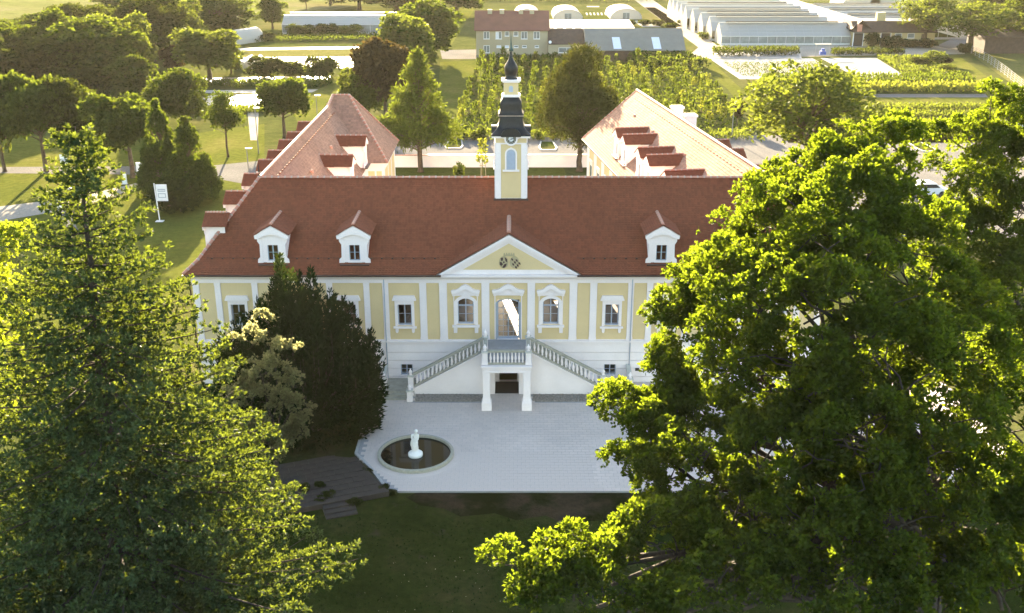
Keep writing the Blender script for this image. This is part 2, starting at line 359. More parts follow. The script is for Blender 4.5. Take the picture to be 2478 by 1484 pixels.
sheet('path', [(598, 262), (626, 262), (624, 340), (606, 340)], 3, 'paleroad')
sheet('parking_bay', [(28, 30), (60, 30), (60, 57.5), (30, 57.5)], 2, 'asphalt', px=False)
# growing beds on the left
sheet('growing_bed', [(470, 190), (800, 184), (785, 200), (450, 206)], 4, 'plasticsheet')
sheet('growing_bed', [(480, 219), (770, 217), (755, 224), (470, 226)], 4, 'fleece')
sheet('growing_bed', [(490, 232), (645, 228), (640, 262), (480, 268)], 4, 'plasticsheet')
sheet('growing_bed', [(560, 117), (872, 113), (870, 118), (545, 123)], 4, 'fleece')
sheet('growing_bed', [(575, 120), (872, 120), (870, 135), (575, 138)], 3, 'hay')
sheet('growing_bed', [(578, 139), (880, 137), (850, 166), (570, 160)], 4, 'fleece')
sheet('growing_bed', [(560, 105), (880, 100), (880, 110), (560, 114)], 3, 'earth')
sheet('growing_bed', [(420, 205), (800, 203), (770, 216), (420, 217)], 3, 'earth')
# growing beds on the right
sheet('growing_bed', [(1415, 46), (1472, 46), (1468, 22), (1412, 22)], 3, 'earth')
for k in range(6): sheet('growing_bed', [(1417 + 9 * k, 31), (1421 + 9 * k, 31), (1423 + 9 * k, 37), (1419 + 9 * k, 37)], 5, 'fleece')
sheet('growing_bed', [(1420, 15), (1450, 15), (1450, 17.5), (1420, 17.5)], 5, 'fleece')
sheet('yard', [(1555, 66), (1600, 66), (1560, 50), (1530, 50)], 4, 'fleece')
sheet('growing_bed', [(1560, 18), (1585, 18), (1660, 64), (1625, 66)], 3, 'earth')
sheet('nursery_plot', [(1185, 150), (1655, 148), (1830, 315), (1090, 320)], 2, 'earth')
sheet('growing_bed', [(1718, 143), (1965, 141), (2060, 192), (1790, 192)], 4, 'fleece')
sheet('growing_bed', [(1985, 141), (2120, 140), (2200, 190), (2082, 192)], 4, 'fleece')
sheet('growing_bed', [(1720, 128), (1935, 126), (1940, 141), (1716, 142)], 4, 'plasticsheet')
sheet('garden_bed', [(2110, 141), (2250, 140), (2330, 200), (2215, 195)], 3, 'earth')
for k, (y0, y1, mt) in enumerate(((196, 214, 'earth'), (214, 228, 'earth'), (228, 236, 'asphalt'), (236, 250, 'lawn'), (250, 262, 'hay'), (262, 276, 'meadow'), (276, 286, 'hay'), (286, 298, 'lawn'), (298, 322, 'hay'), (322, 334, 'meadow'), (334, 346, 'lawn'))):
    sheet('crop_strip', [(1830 + (y0 - 190) * .5, y0), (2350 + (y0 - 190) * .9, y0), (2350 + (y1 - 190) * .9, y1), (1830 + (y1 - 190) * .5, y1)], 3, mt)
# the court in front and the park lawn
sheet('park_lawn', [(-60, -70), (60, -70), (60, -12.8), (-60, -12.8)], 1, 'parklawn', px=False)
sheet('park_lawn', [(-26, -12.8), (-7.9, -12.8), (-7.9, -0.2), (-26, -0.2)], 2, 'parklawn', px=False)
sheet('bare_ground', [(-4.9, -13.2), (-4.2, -13.9), (-3.0, -14.2), (-2.2, -14.9), (-.6, -14.6), (.4, -15.2), (1.8, -14.8), (2.6, -15.5), (4.4, -15.2), (6, -15.9), (9, -15.6), (16, -16.4), (16, -12.76), (-4.5, -12.76)], 3, 'soil', px=False)
PX0, PX1, PY0, PY1 = -5.8, 26.0, -12.73, -2.8
court = sheet('court_bedding', [(-7.9, -0.1), (-7.95, -8.9), (-7.0, -10.4), (-5.8, -12.73), (26, -12.73), (26, -0.1)], 5, 'joint', px=False, thick=0.10)
court.name = 'court'
cells = []
pw, pd = 0.42, 0.28
yy = PY0; row = 0
while yy < -0.3:
    x = -7.9 + (row % 2) * pw / 2
    while x < 26:
        xm, ym = x + pw / 2, yy + pd / 2
        left = -5.75 if ym < -12.4 else (-5.8 - (ym + 12.73) * 0.62 if ym < -9.3 else -7.9)
        inpool = (xm + 4.8) ** 2 + (ym + 9.1) ** 2 < 2.02 ** 2
        ingravel = ym > -2.8 and -5.4 < xm < 5.4 and abs(xm) > 1.4
        if x > left + .06 and not inpool and not ingravel: cells.append((x, yy))
        x += pw
    yy += pd; row += 1
jit = lambda: random.uniform(-.002, .003)
edge_me = MB().bevbox(-.21, .21, -.075, .075, -.08, .026, .012).mesh('edge_stone', 'kerb')
line = [(-7.93, -.2), (-7.95, -8.9), (-7.0, -10.4), (-5.82, -12.72)]
for (xa, ya), (xb, yb_) in zip(line, line[1:]):
    n = round(math.dist((xa, ya), (xb, yb_)) / .44)
    for k in range(n): link('edge_stone', edge_me, court, (xa + (xb - xa) * (k + .5) / n, ya + (yb_ - ya) * (k + .5) / n, .1), (0, 0, math.atan2(yb_ - ya, xb - xa)))
pm = MB().bevbox(0.004, pw - .004, 0.004, pd - .004, -0.02, 0.012, 0.005).mesh('paver', 'paver')
vis = [c for c in cells if c[0] < 4.2]
for (x, y) in vis[:300]: link('paving_stone', pm, court, (x, y, 0.1 + jit()))
near = set(vis[:300]); pb = MB()
for (x, y) in cells:
    if (x, y) in near: continue
    z = 0.1 + jit(); b = .005
    x0, x1, y0, y1, z1 = x + .004, x + pw - .004, y + .004, y + pd - .004, z + .012
    pb.add([(x0, y0, z), (x1, y0, z), (x1, y1, z), (x0, y1, z), (x0 + b, y0 + b, z1), (x1 - b, y0 + b, z1), (x1 - b, y1 - b, z1), (x0 + b, y1 - b, z1)],
           [(4, 5, 6, 7), (0, 1, 5, 4), (1, 2, 6, 5), (2, 3, 7, 6), (3, 0, 4, 7)])
tag(pb.build('paving_stones', 'paver', court), kind='stuff')
for sx in (-1, 1):
    n = 2600; gx = rng.uniform(1.45, 5.4, n) * sx; gy = rng.uniform(-2.78, -1.82, n)
    base = np.stack([gx, gy, np.full(n, .115)], 1)
    v = np.concatenate([kites(base - [0.02, 0, 0], np.tile([1.0, 0, 0.15], (n, 1)) + rng.normal(size=(n, 3)) * .6, rng.uniform(.04, .08, n), rng.uniform(.04, .07, n))])
    gs = MB().box(1.42 * sx if sx > 0 else -5.42, 5.42 if sx > 0 else -1.42, -2.79, -1.8, 0.0, 0.112).build('gravel_strip', 'gravel')
    gs['kind'] = 'structure'
    gg = link('gravel', npmesh('gravel', v, 4, 'gravel'), gs); gg['kind'] = 'stuff'
GZ = 0.112   # top of the paved court

# ------------------------------------------------------------------ roof tiles
def tiles(mb, eL, eR, rR, rL, w=0.19, e=0.165, under=True, thick=0.02):
    eL, eR, rR, rL = (np.array(p, float) for p in (eL, eR, rR, rL))
    u = eR - eL; u /= np.linalg.norm(u)
    m0, m1 = (eL + eR) / 2, (rL + rR) / 2
    v = (rL - eL); v = v - u * v.dot(u); S = np.linalg.norm(v); v /= S
    nr = np.cross(u, v)
    if nr[2] < 0: nr = -nr
    n = max(1, int(round(S / e))); e = S / n
    loc = np.array([(-.5 * w, 1.2 * e, .010), (.5 * w, 1.2 * e, .010), (.485 * w, .22 * e, .036), (.25 * w, -.02 * e, .04), (-.25 * w, -.02 * e, .04), (-.485 * w, .22 * e, .036),
                    (.485 * w, .22 * e, .036 - thick), (.25 * w, -.02 * e, .04 - thick), (-.25 * w, -.02 * e, .04 - thick), (-.485 * w, .22 * e, .036 - thick)])
    faces = [(5, 4, 3, 2, 1, 0), (2, 3, 7, 6), (3, 4, 8, 7), (4, 5, 9, 8)]
    for i in range(n):
        t = i / n; a = eL + (rL - eL) * t; b = eR + (rR - eR) * t
        L = np.linalg.norm(b - a); k = int(L / w)
        if k < 1: continue
        off = (L - k * w) / 2 + (w * .5 if i % 2 else 0)
        for j in range(k - (1 if i % 2 else 0)):
            c = a + u * (off + (j + .5) * w) + nr * random.uniform(-.004, .004)
            sk = random.uniform(-.02, .02)
            P = [c + u * (q[0] + sk * q[1]) + v * q[1] + nr * q[2] for q in loc]
            mb.add(P, faces)
    if under: mb.add([eL, eR, rR, rL], [(0, 1, 2, 3)])
    return mb
cap = MB()                                     # a ridge tile: half pipe with a collar, along +x, length 1
for (x0, x1, r0, r1, mi) in ((0.0, 0.86, 0.105, 0.115, 0), (0.80, 1.0, 0.128, 0.132, 1)):
    k = 6; vs = []
    for x, r in ((x0, r0), (x1, r1)):
        for a in range(k + 1): vs.append((x, -r * math.cos(math.pi * a / k), r * math.sin(math.pi * a / k) * .9))
    cap.add(vs, [(a, a + 1, k + 2 + a, k + 1 + a) for a in range(k)] + [tuple(range(k + 1))[::-1], tuple(range(k + 1, 2 * k + 2))], mi)
cap_me = cap.mesh('ridge_tile', ['ridge', 'mortar'])
def ridge(parent, p, q, step=0.40, sc=1.0, lift=0.02):
    p, q = Vector(p), Vector(q); d = q - p; n = max(1, round(d.length / step)); st = d.length / n
    rot = d.to_track_quat('X', 'Z').to_euler()
    for k in range(n):
        o = link('ridge_tile', cap_me, parent, p + d * (k / n) + Vector((0, 0, lift)), rot, (st * 1.04, sc, sc * random.uniform(.94, 1.06)))

# ------------------------------------------------------------------ windows
def contour(cx, hw, z0, zs, rise, n=9):
    pts = [(cx - hw, z0), (cx - hw, zs)]
    if rise > 0:
        r = (hw * hw + rise * rise) / (2 * rise); a0 = math.asin(min(1, hw / r))
        pts += [(cx + r * math.sin(-a0 + 2 * a0 * k / n), zs + rise - r + r * math.cos(-a0 + 2 * a0 * k / n)) for k in range(1, n)]
    return pts + [(cx + hw, zs), (cx + hw, z0)]
def plate(mb, x0, x1, z0, z1, y0, y1, holes=(), mi=0):
    xs = sorted({x0, x1, *[h[0] for h in holes], *[h[1] for h in holes]}); xs = [x for x in xs if x0 - 1e-6 <= x <= x1 + 1e-6]
    zs = sorted({z0, z1, *[h[2] for h in holes], *[h[3] for h in holes]}); zs = [z for z in zs if z0 - 1e-6 <= z <= z1 + 1e-6]
    inside = lambda x, z: any(h[0] < x < h[1] and h[2] < z < h[3] for h in holes)
    nx, nz = len(xs) - 1, len(zs) - 1
    solid = [[not inside((xs[i] + xs[i + 1]) / 2, (zs[j] + zs[j + 1]) / 2) for j in range(nz)] for i in range(nx)]
    for i in range(nx):
        for j in range(nz):
            if not solid[i][j]: continue
            a, b, c, d = xs[i], xs[i + 1], zs[j], zs[j + 1]
            mb.add([(a, y0, c), (b, y0, c), (b, y0, d), (a, y0, d), (a, y1, c), (b, y1, c), (b, y1, d), (a, y1, d)], [(0, 1, 2, 3), (7, 6, 5, 4)], mi)
            k = len(mb.v) - 8
            def side(f): mb.f.append(tuple(k + q for q in f)); mb.m.append(mi)
            if i == 0 or not solid[i - 1][j]: side((0, 3, 7, 4))
            if i == nx - 1 or not solid[i + 1][j]: side((1, 5, 6, 2))
            if j == 0 or not solid[i][j - 1]: side((0, 4, 5, 1))
            if j == nz - 1 or not solid[i][j + 1]: side((3, 2, 6, 7))
    return mb
def window(parent, cx, z0, z1, hw, rise=0, cols=2, rows=2, y=0.12, mat='frame', fw=0.055, transom=None, name='window', glass='glass', flat=False):
    zs = z1 - rise
    b = MB(); b.ring(contour(cx, hw - fw, z0 + fw, zs, rise * .9), contour(cx, hw, z0, zs, rise), y, y + .06)
    b.box(cx - hw + fw, cx + hw - fw, y, y + .06, z0, z0 + fw)
    b.box(cx - .032, cx + .032, y - .006, y + .054, z0 + fw, z1 - fw * .9)
    ztop = transom if transom else z1
    if transom: b.box(cx - hw + fw * .9, cx + hw - fw * .9, y - .010, y + .052, transom - .045, transom + .045)
    for r in range(1, rows):
        zz = z0 + fw + (zs if not transom else transom - .045) * 0 + ((ztop if transom else zs) - z0 - fw) * r / rows
        b.box(cx - hw + fw * .9, cx + hw - fw * .9, y + .012, y + .040, zz - .013, zz + .013)
    for c in range(1, cols):
        if cols > 2 or c != 1:
            xx = cx - hw + fw + (2 * hw - 2 * fw) * c / cols
            if abs(xx - cx) > .03: b.box(xx - .013, xx + .013, y + .010, y + .038, z0 + fw, zs)
    w = b.build(name, mat, parent); pp = parent if flat else w
    zr = [z0 + fw + ((ztop if transom else zs) - z0 - fw) * r / rows for r in range(rows + 1)]
    for r in range(rows):
        for c in range(cols):
            xa = cx - hw + fw + (2 * hw - 2 * fw) * c / cols; xb = cx - hw + fw + (2 * hw - 2 * fw) * (c + 1) / cols
            MB().add([(xa, y + .026 + jit(), zr[r]), (xb, y + .026 + jit(), zr[r]), (xb, y + .026 + jit(), zr[r + 1]), (xa, y + .026 + jit(), zr[r + 1])], [(0, 1, 2, 3)]).build('pane', glass, pp)
    if rise or transom:
        za = zr[-1]
        cc = [p for p in contour(cx, hw - fw, za, max(zs, za + .02), rise * .9)]
        MB().add([(p[0], y + .027, p[1]) for p in cc], [tuple(range(len(cc)))[::-1]]).build('pane', glass, pp)
    return w
def hood_simple(parent, w, cx, zt, y=0.0):     # straight sloping hood, architrave, sill on two corbels
    MB().xz([(cx - .70, zt - .30), (cx + .70, zt - .30), (cx + .70, zt - .25), (cx + .60, zt), (cx - .60, zt), (cx - .70, zt - .25)], y - .17, y).build('window_hood', 'white', w)
    b = MB(); b.ring([(cx - .41, 3.75), (cx - .41, 5.09), (cx + .41, 5.09), (cx + .41, 3.75)], [(cx - .57, 3.70), (cx - .57, 5.34), (cx + .57, 5.34), (cx + .57, 3.70)], y - .07, y + .02)
    b.build('architrave', 'white', w)
    MB().box(cx - .68, cx + .68, y - .16, y, 3.60, 3.69).build('window_sill', 'white', w)
    for s in (-1, 1):
        MB().xz([(cx + s * .48 - .09, 3.60), (cx + s * .48 - .08, 3.38), (cx + s * .48 - .04, 3.30), (cx + s * .48 + .04, 3.30), (cx + s * .48 + .08, 3.38), (cx + s * .48 + .09, 3.60)], y - .10, y).build('corbel', 'white', w)
def hood_curved(parent, w, cx, z0, zt, hw, y=0.0, legs=None):
    # swan-shaped pediment with an oval field
    prof = [(-1.0, 0.0), (-.92, .05), (-.70, .06), (-.50, .14), (-.28, .30), (-.10, .38), (0, .41), (.10, .38), (.28, .30), (.50, .14), (.70, .06), (.92, .05), (1.0, 0)]
    up = [(cx + hw * a, zt - .41 + c) for a, c in prof]; lo = [(cx + hw * .94 * a, zt - .60 + c * .82) for a, c in prof]
    b = MB(); b.ring(lo, up, y - .20, y); b.build('window_hood', 'white', w)
    lo2 = [(cx + hw * .90 * a, zt - .605 + c * .80) for a, c in prof]; lo3 = [(cx + hw * .90 * a, zt - .72) for a, c in prof]
    MB().ring(lo3, lo2, y - .075, y).build('hood_field', 'white', w)
    ov = MB(); k = 14
    ov.ring([(cx + .17 * math.cos(6.283 * i / k), zt - .50 + .15 * math.sin(6.283 * i / k)) for i in range(k)], [(cx + .21 * math.cos(6.283 * i / k), zt - .50 + .19 * math.sin(6.283 * i / k)) for i in range(k)], y - .10, y - .07, closed=True)
    ov.build('oval_medallion', 'white', w)
    b = MB()
    for s in (-1, 1):
        b.box(cx + s * hw * .82 - .09, cx + s * hw * .82 + .09, y - .12, y, zt - .73, zt - .60)
        b.box(cx + s * hw * .82 - .025, cx + s * hw * .82 + .025, y - .03, y, legs if legs else z0 - .05, zt - .73)
    b.build('hood_bracket', 'white', w)

def vent(parent, loc, rot):
    MB().lathe([(.16, 0), (.13, .10), (.02, .16)], 8).box(-.10, .10, -.22, .0, 0, .10).build('roof_vent', 'ridge', parent, loc=loc, rot=rot)
# ------------------------------------------------------------------ the palace
palace = empty('palace', (0, 0, 0))
tag(palace, 'long yellow and white baroque palace with red tiled hipped roof and clock tower', 'palace')
SQ = [6.1, 9.36, 12.62, 15.88]
holes = []
for s in (-1, 1):
    holes.append((s * 2.5 - .47, s * 2.5 + .47, 3.84, 5.47))
    for x in SQ: holes += [(s * x - .41, s * x + .41, 3.75, 5.09), (s * x - .36, s * x + .36, .55, 1.25)]
holes += [(-.66, .66, 2.86, 5.38), (-.55, .55, .02, 2.2)]
fw_ = plate(MB(), -18.4, 18.4, 0.0, 6.95, 0.0, 0.42, holes)
fw_.box(-18.4, -18.0, 0.42, 10.4, 0, 6.95); fw_.box(18.0, 18.4, 0.42, 10.4, 0, 6.95)
bh = [(x - .16, x + .16, 3.6, 5.2) for x in (-15.88, -12.62, -9.36, -6.1, -2.5, 2.5, 6.1, 9.36, 12.62)] + [(-1.0, -.35, 3.5, 5.3)]  # rear openings sized and offset to throw sun into rooms and behind the door
plate(fw_, -18.0, 18.0, 0.0, 6.95, 10.0, 10.4, bh)
fw_.build('wall', 'white', palace)
MB().box(-17.99, 17.99, 0.43, 9.99, 2.60, 2.84).build('floor_boards', 'wood', palace)
b = MB(); b.box(-17.98, 17.98, 0.425, 9.98, 6.75, 6.93)
for x in (-4.4, 4.4, -7.7, 7.7, -11, 11, -14.2, 14.2): b.box(x - .1, x + .1, 0.425, 9.9, 2.845, 6.745)
b.build('room_partition', 'cream', palace)
# rusticated basement courses
bw = [h for h in holes if h[3] < 2.3]
for z0, z1 in ((0.0, .43), (.48, .96), (1.01, 1.49), (1.54, 2.02), (2.07, 2.58)):
    plate(MB(), -18.43, 18.43, z0, z1, -0.06, -0.001, bw).build('plinth_course', 'white', palace)
b = MB(); b.box(-18.47, 18.47, -.10, -.002, 2.60, 2.70); b.box(-18.50, 18.50, -.15, -.003, 2.705, 2.79); b.build('string_course', 'white', palace)
# yellow panels and white pilasters
panels = [(-1.1, 1.12, 'door')]
for s in (-1, 1):
    for a, c, k in [(1.57, 3.58, 'arch'), (4.04, 4.78, '')] + [(x - .90, x + .90, 'win') for x in SQ] + [(x - .37, x + .37, '') for x in (7.73, 10.99, 14.25)] + [(17.15, 18.02, '')]:
        panels.append((min(s * a, s * c), max(s * a, s * c), k))
panels.sort()
for a, c, k in panels:
    plate(MB(), a, c, 2.86, 6.40, -.012, -.002, [h for h in holes if h[0] > a and h[1] < c and h[3] > 3]).build('wall_panel', 'yellow', palace)
edges = [-18.42] + [e for p in panels for e in p[:2]] + [18.42]
for i in range(0, len(edges), 2):
    a, c = edges[i], edges[i + 1]
    b = MB(); b.box(a + .015, c - .015, -.06, -.003, 2.80, 6.43); b.box(a - .01, c + .01, -.075, -.004, 2.795, 3.02); b.box(a + .0, c - .0, -.072, -.005, 6.26, 6.425)
    b.build('pilaster', 'white', palace)
b = MB()
b.box(-18.46, 18.46, -.085, -.002, 6.432, 6.62); b.box(-18.50, 18.50, -.13, -.001, 6.622, 6.68)
b.yz([(-.001, 6.682), (-.16, 6.682), (-.20, 6.74), (-.30, 6.80), (-.36, 6.90), (-.36, 6.985), (-.001, 6.985)], -18.72, 18.72)
b.build('cornice', 'white', palace)
# windows
for s in (-1, 1):
    w = window(palace, s * 2.5, 3.84, 5.47, .47, .22, 2, 2, transom=4.98)
    ins = contour(s * 2.5, .465, 3.86, 5.25, .215); out = contour(s * 2.5, .66, 3.80, 5.28, .36)
    MB().ring(ins, out, -.08, .03).build('architrave', 'white', w)
    MB().box(s * 2.5 - .80, s * 2.5 + .80, -.19, 0, 3.67, 3.79).build('window_sill', 'white', w)
    for q in (-1, 1):
        MB().xz([(s * 2.5 + q * .62 - .11, 3.67), (s * 2.5 + q * .62 - .10, 3.30), (s * 2.5 + q * .62 + .10, 3.30), (s * 2.5 + q * .62 + .11, 3.67)], -.11, -.013).build('corbel', 'white', w)
    hood_curved(palace, w, s * 2.5, 3.8, 6.36, .84, -.013)
    for x in SQ:
        w = window(palace, s * x, 3.75, 5.09, .41, 0, 2, 2); hood_simple(palace, w, s * x, 5.65, -.013)
        window(palace, s * x, .55, 1.25, .36, 0, 2, 2, y=.05, fw=.05)
d = window(palace, 0.0, 2.86, 5.38, .66, .20, 4, 6, y=.10, fw=.075, name='door')
d.name = 'door'
MB().box(-.075, -.045, .03, .095, 3.72, 3.95).box(.045, .075, .03, .095, 3.72, 3.95).build('door_handle', 'black', d)
MB().box(-.59, -.03, .095, .17, 2.88, 3.02).box(.03, .59, .095, .17, 2.88, 3.02).build('kick_plate', 'frame', d)
MB().ring(contour(0, .655, 2.87, 5.18, .195), contour(0, .74, 2.86, 5.19, .25), -.03, .10).build('architrave', 'frame', d)
hood_curved(palace, d, 0.0, 2.9, 6.38, .95, -.013, legs=2.88)
# roof
EZ, KZ, RZ, EY, KY, RY = 7.05, 7.60, 11.38, -.45, .60, 5.2
rt = MB()
tiles(rt, (-18.75, EY, EZ), (-4.15, EY, EZ), (-3.15, KY, KZ), (-18.1, KY, KZ))
tiles(rt, (4.23, EY, EZ), (18.75, EY, EZ), (18.1, KY, KZ), (3.23, KY, KZ))
tiles(rt, (-18.1, KY, KZ), (18.1, KY, KZ), (15.25, RY, RZ), (-15.25, RY, RZ))
tag(rt.build('roof_tiles', 'tile', palace), kind='stuff')
b = MB(); b.add([(15.25, RY, RZ - .02), (-15.25, RY, RZ - .02), (-18.7, 10.85, EZ), (18.7, 10.85, EZ)], [(0, 1, 2, 3)])
b.add([(18.75, EY, EZ), (18.75, 10.85, EZ), (15.25, RY, RZ - .01)], [(0, 1, 2)])
b.build('roof', 'tile', palace)
ridge(palace, (-15.25, RY, RZ + .02), (-.80, RY, RZ + .02)); ridge(palace, (1.1, RY, RZ + .02), (15.25, RY, RZ + .02))
for s in (-1, 1):
    ridge(palace, (s * 18.75, EY, EZ + .02), (s * 18.1, KY, KZ + .02)); ridge(palace, (s * 18.1, KY, KZ + .02), (s * 15.25, RY, RZ + .04))
MB().lathe([(.05, 0), (.03, .25), (.07, .33), (.03, .42), (.015, .75), (.001, .8)], 8, (-15.25, RY, RZ + .1)).build('roof_finial', 'copper', palace, True)
b = MB(); b.box(-18.8, -3.88, EY - .13, EY + .02, EZ - .09, EZ - .005); b.box(3.98, 18.8, EY - .13, EY + .02, EZ - .09, EZ - .005)
b.build('gutter', 'gutter', palace)
b = MB(); b.tube([(-18.55, EY - .04, EZ - .08), (-18.52, -.12, 6.6), (-18.50, -.12, .1)], .055, 6); b.build('downpipe', 'gutter', palace, True)
for x in (-7.24, 7.24): MB().tube([(x, -.12, 6.95), (x, -.10, 6.4), (x, -.13, .1)], .032, 6).build('downpipe', 'louvre', palace, True)
b = MB()
for x in np.arange(-17.3, 17.4, .62):
    if abs(x) > 4.2: b.box(x - .05, x + .05, KY + .02, KY + .10, KZ + .06, KZ + .12)
b.box(-17.6, -4.0, KY + .05, KY + .07, KZ + .11, KZ + .125); b.box(4.0, 17.6, KY + .05, KY + .07, KZ + .11, KZ + .125)
b.build('snow_guard', 'gutter', palace)
MB().box(7.62, 7.86, -.068, -.061, .82, 1.02).build('vent_hole', 'dark', palace)
# pediment
b = MB(); b.xz([(-3.88, 6.99), (3.96, 6.99), (0.04, 9.32)], -.10, .9); b.build('pediment_wall', 'white', palace)
MB().xz([(-2.62, 7.26), (2.70, 7.26), (.04, 8.84)], -.115, -.102).build('pediment_panel', 'yellow', palace)
for (f0, f1, y0) in ((.0, .16, -.34), (.17, .28, -.26), (.29, .34, -.20)):
    b = MB(); ap, ex = 9.42 - f0 * 1.2, 4.12 - f0 * 2.0
    ap2, ex2 = 9.42 - f1 * 1.2, 4.12 - f1 * 2.0
    b.ring([(.04 - ex2, 7.01), (.04, ap2), (.04 + ex2, 7.01)], [(.04 - ex, 7.01), (.04, ap), (.04 + ex, 7.01)], y0, -.101); b.build('raking_cornice', 'white', palace)
pt = MB()
tiles(pt, (-4.25, -.40, 7.03), (-4.25, .0, 7.03), (.04, 2.95, 9.50), (.04, -.40, 9.50), e=.16)
tag(pt.build('roof_tiles', 'tile', palace), kind='stuff')
gp = MB(); gp.add([(4.33, -.40, 7.03), (.04, -.40, 9.50), (.04, 2.95, 9.50), (4.33, .0, 7.03)], [(0, 1, 2, 3)])
gp.add([(-4.25, -.40, 7.03), (-4.25, 0, 7.03), (.04, 2.95, 9.49), (.04, -.40, 9.49)], [(0, 1, 2, 3)])
gp.build('gable_roof', 'tile', palace)
pt = MB(); tiles(pt, (4.33, .0, 7.04), (4.33, -.40, 7.04), (.04, -.40, 9.51), (.04, 2.95, 9.51), e=.16)
tag(pt.build('roof_tiles', 'tile', palace), kind='stuff')
ridge(palace, (.04, -.36, 9.53), (.04, 3.0, 9.53), .33)
# coat of arms in the pediment
def oval(cx, cz, rx, rz, n=18): return [(cx + rx * math.cos(6.2832 * k / n), cz + rz * math.sin(6.2832 * k / n)) for k in range(n)]
arms = empty('coat_of_arms', (0, 0, 0), parent=palace)
for cx, til in ((-.26, .12), (.36, -.12)):
    sh = MB(); sh.xz(oval(cx, 7.72, .27, .36), -.165, -.116); sh.build('shield', 'crestpale', arms)
charge = lambda poly: MB().xz(poly, -.185, -.166).build('shield_charge', 'crestdark', arms)
for poly in ([(-.44, 7.98), (-.30, 8.02), (-.30, 7.84), (-.40, 7.80)], [(-.20, 8.04), (-.06, 7.92), (-.05, 7.72), (-.16, 7.80)], [(-.48, 7.76), (-.36, 7.72), (-.30, 7.60), (-.40, 7.50), (-.49, 7.60)],
             [(-.22, 7.62), (-.08, 7.66), (-.12, 7.50), (-.24, 7.38), (-.34, 7.42)], [(-.30, 7.76), (-.22, 7.80), (-.20, 7.70), (-.28, 7.66)]): charge(poly)
for a in range(4):
    for c in range(4):
        x, z = .16 + a * .13 + c * .03, 7.98 - c * .15 - a * .03
        if (a + c) % 2 == 0 and ((x - .33) / .26) ** 2 + ((z - 7.72) / .35) ** 2 < 1.0: charge([(x, z), (x + .11, z - .03), (x + .14, z - .16), (x + .03, z - .13)])
k = MB(); k.box(-.27, .37, -.17, -.116, 8.09, 8.17)
for a in range(5): k.xz([(-.27 + a * .135, 8.17), (-.17 + a * .135, 8.17), (-.20 + a * .137, 8.28), (-.25 + a * .137, 8.28)], -.16, -.116)
k.build('coronet', 'crestpale', arms)

# dormers (local: front faces -y, base at z=0)
def dormer(parent, loc, rz, small=False):
    dm = MB(); plate(dm, -.73, .73, -.05, 1.62, 0, .12, [(-.31, .31, .12, 1.06)])
    dm.xz([(-.73, 1.62), (.73, 1.62), (0, 2.08)], 0.0, .12)
    dm.add([(-.73, .12, -.05), (-.73, 2.6, -.05), (-.73, 2.6, 1.6), (-.73, .12, 1.6)], [(0, 1, 2, 3)])
    dm.add([(.73, .12, -.05), (.73, 2.6, -.05), (.73, 2.6, 1.6), (.73, .12, 1.6)], [(0, 1, 2, 3)])
    d = dm.build('dormer', 'white', parent, loc=loc, rot=(0, 0, rz))
    b = MB(); b.ring([(-.96, 1.46), (-.80, 1.46), (-.4, 1.66), (0, 1.74), (.4, 1.66), (.80, 1.46), (.96, 1.46)], [(-1.0, 1.66), (-.9, 1.70), (-.48, 1.98), (0, 2.24), (.48, 1.98), (.9, 1.70), (1.0, 1.66)], -.16, -.001)
    b.build('gable_moulding', 'white', d)
    b = MB()
    for s in (-1, 1):
        b.xz([(s * .60, -.05), (s * .92, -.05), (s * .90, .20), (s * .76, .34), (s * .74, 1.10), (s * .86, 1.30), (s * .86, 1.46), (s * .60, 1.46)][::s], -.05, -.001)
    b.box(-.40, .40, -.08, -.002, .02, .11); b.build('side_strip', 'white', d)
    window(d, 0, .12, 1.06, .31, 0, 2, 2, y=.05, fw=.04, name='window_frame', flat=True)
    t = MB(); tiles(t, (-1.05, 3.0, 1.70), (-1.05, -.20, 1.70), (0, -.20, 2.30), (0, 3.0, 2.30), .17, .14)
    tag(t.build('roof_tiles', 'tile', d), kind='stuff')
    t = MB(); tiles(t, (1.05, -.20, 1.70), (1.05, 3.0, 1.70), (0, 3.0, 2.30), (0, -.20, 2.30), .17, .14)
    tag(t.build('roof_tiles', 'tile', d), kind='stuff')
    for k in range(7): link('ridge_tile', cap_me, d, (0, -.16 + k * .40, 2.32), (0, 0, R(90)), (.41, .8, .8))
    MB().box(-.85, .85, -.28, -.002, -.12, -.05).build('apron', 'gutter', d)
    return d
first = dormer(palace, (-13.65, .42, 7.52), 0)
def put_dormer(parent, loc, rz, sc=1.0):
    c = first.copy(); COL.objects.link(c); c.parent = parent; c.location = loc; c.rotation_euler = (0, 0, rz); c.scale = (sc, sc, sc)
    for ch in list(first.children):
        q = ch.copy(); COL.objects.link(q); q.parent = c
    return c
for x in (-8.92, 8.9, 13.6): put_dormer(palace, (x, .42, 7.52), 0)

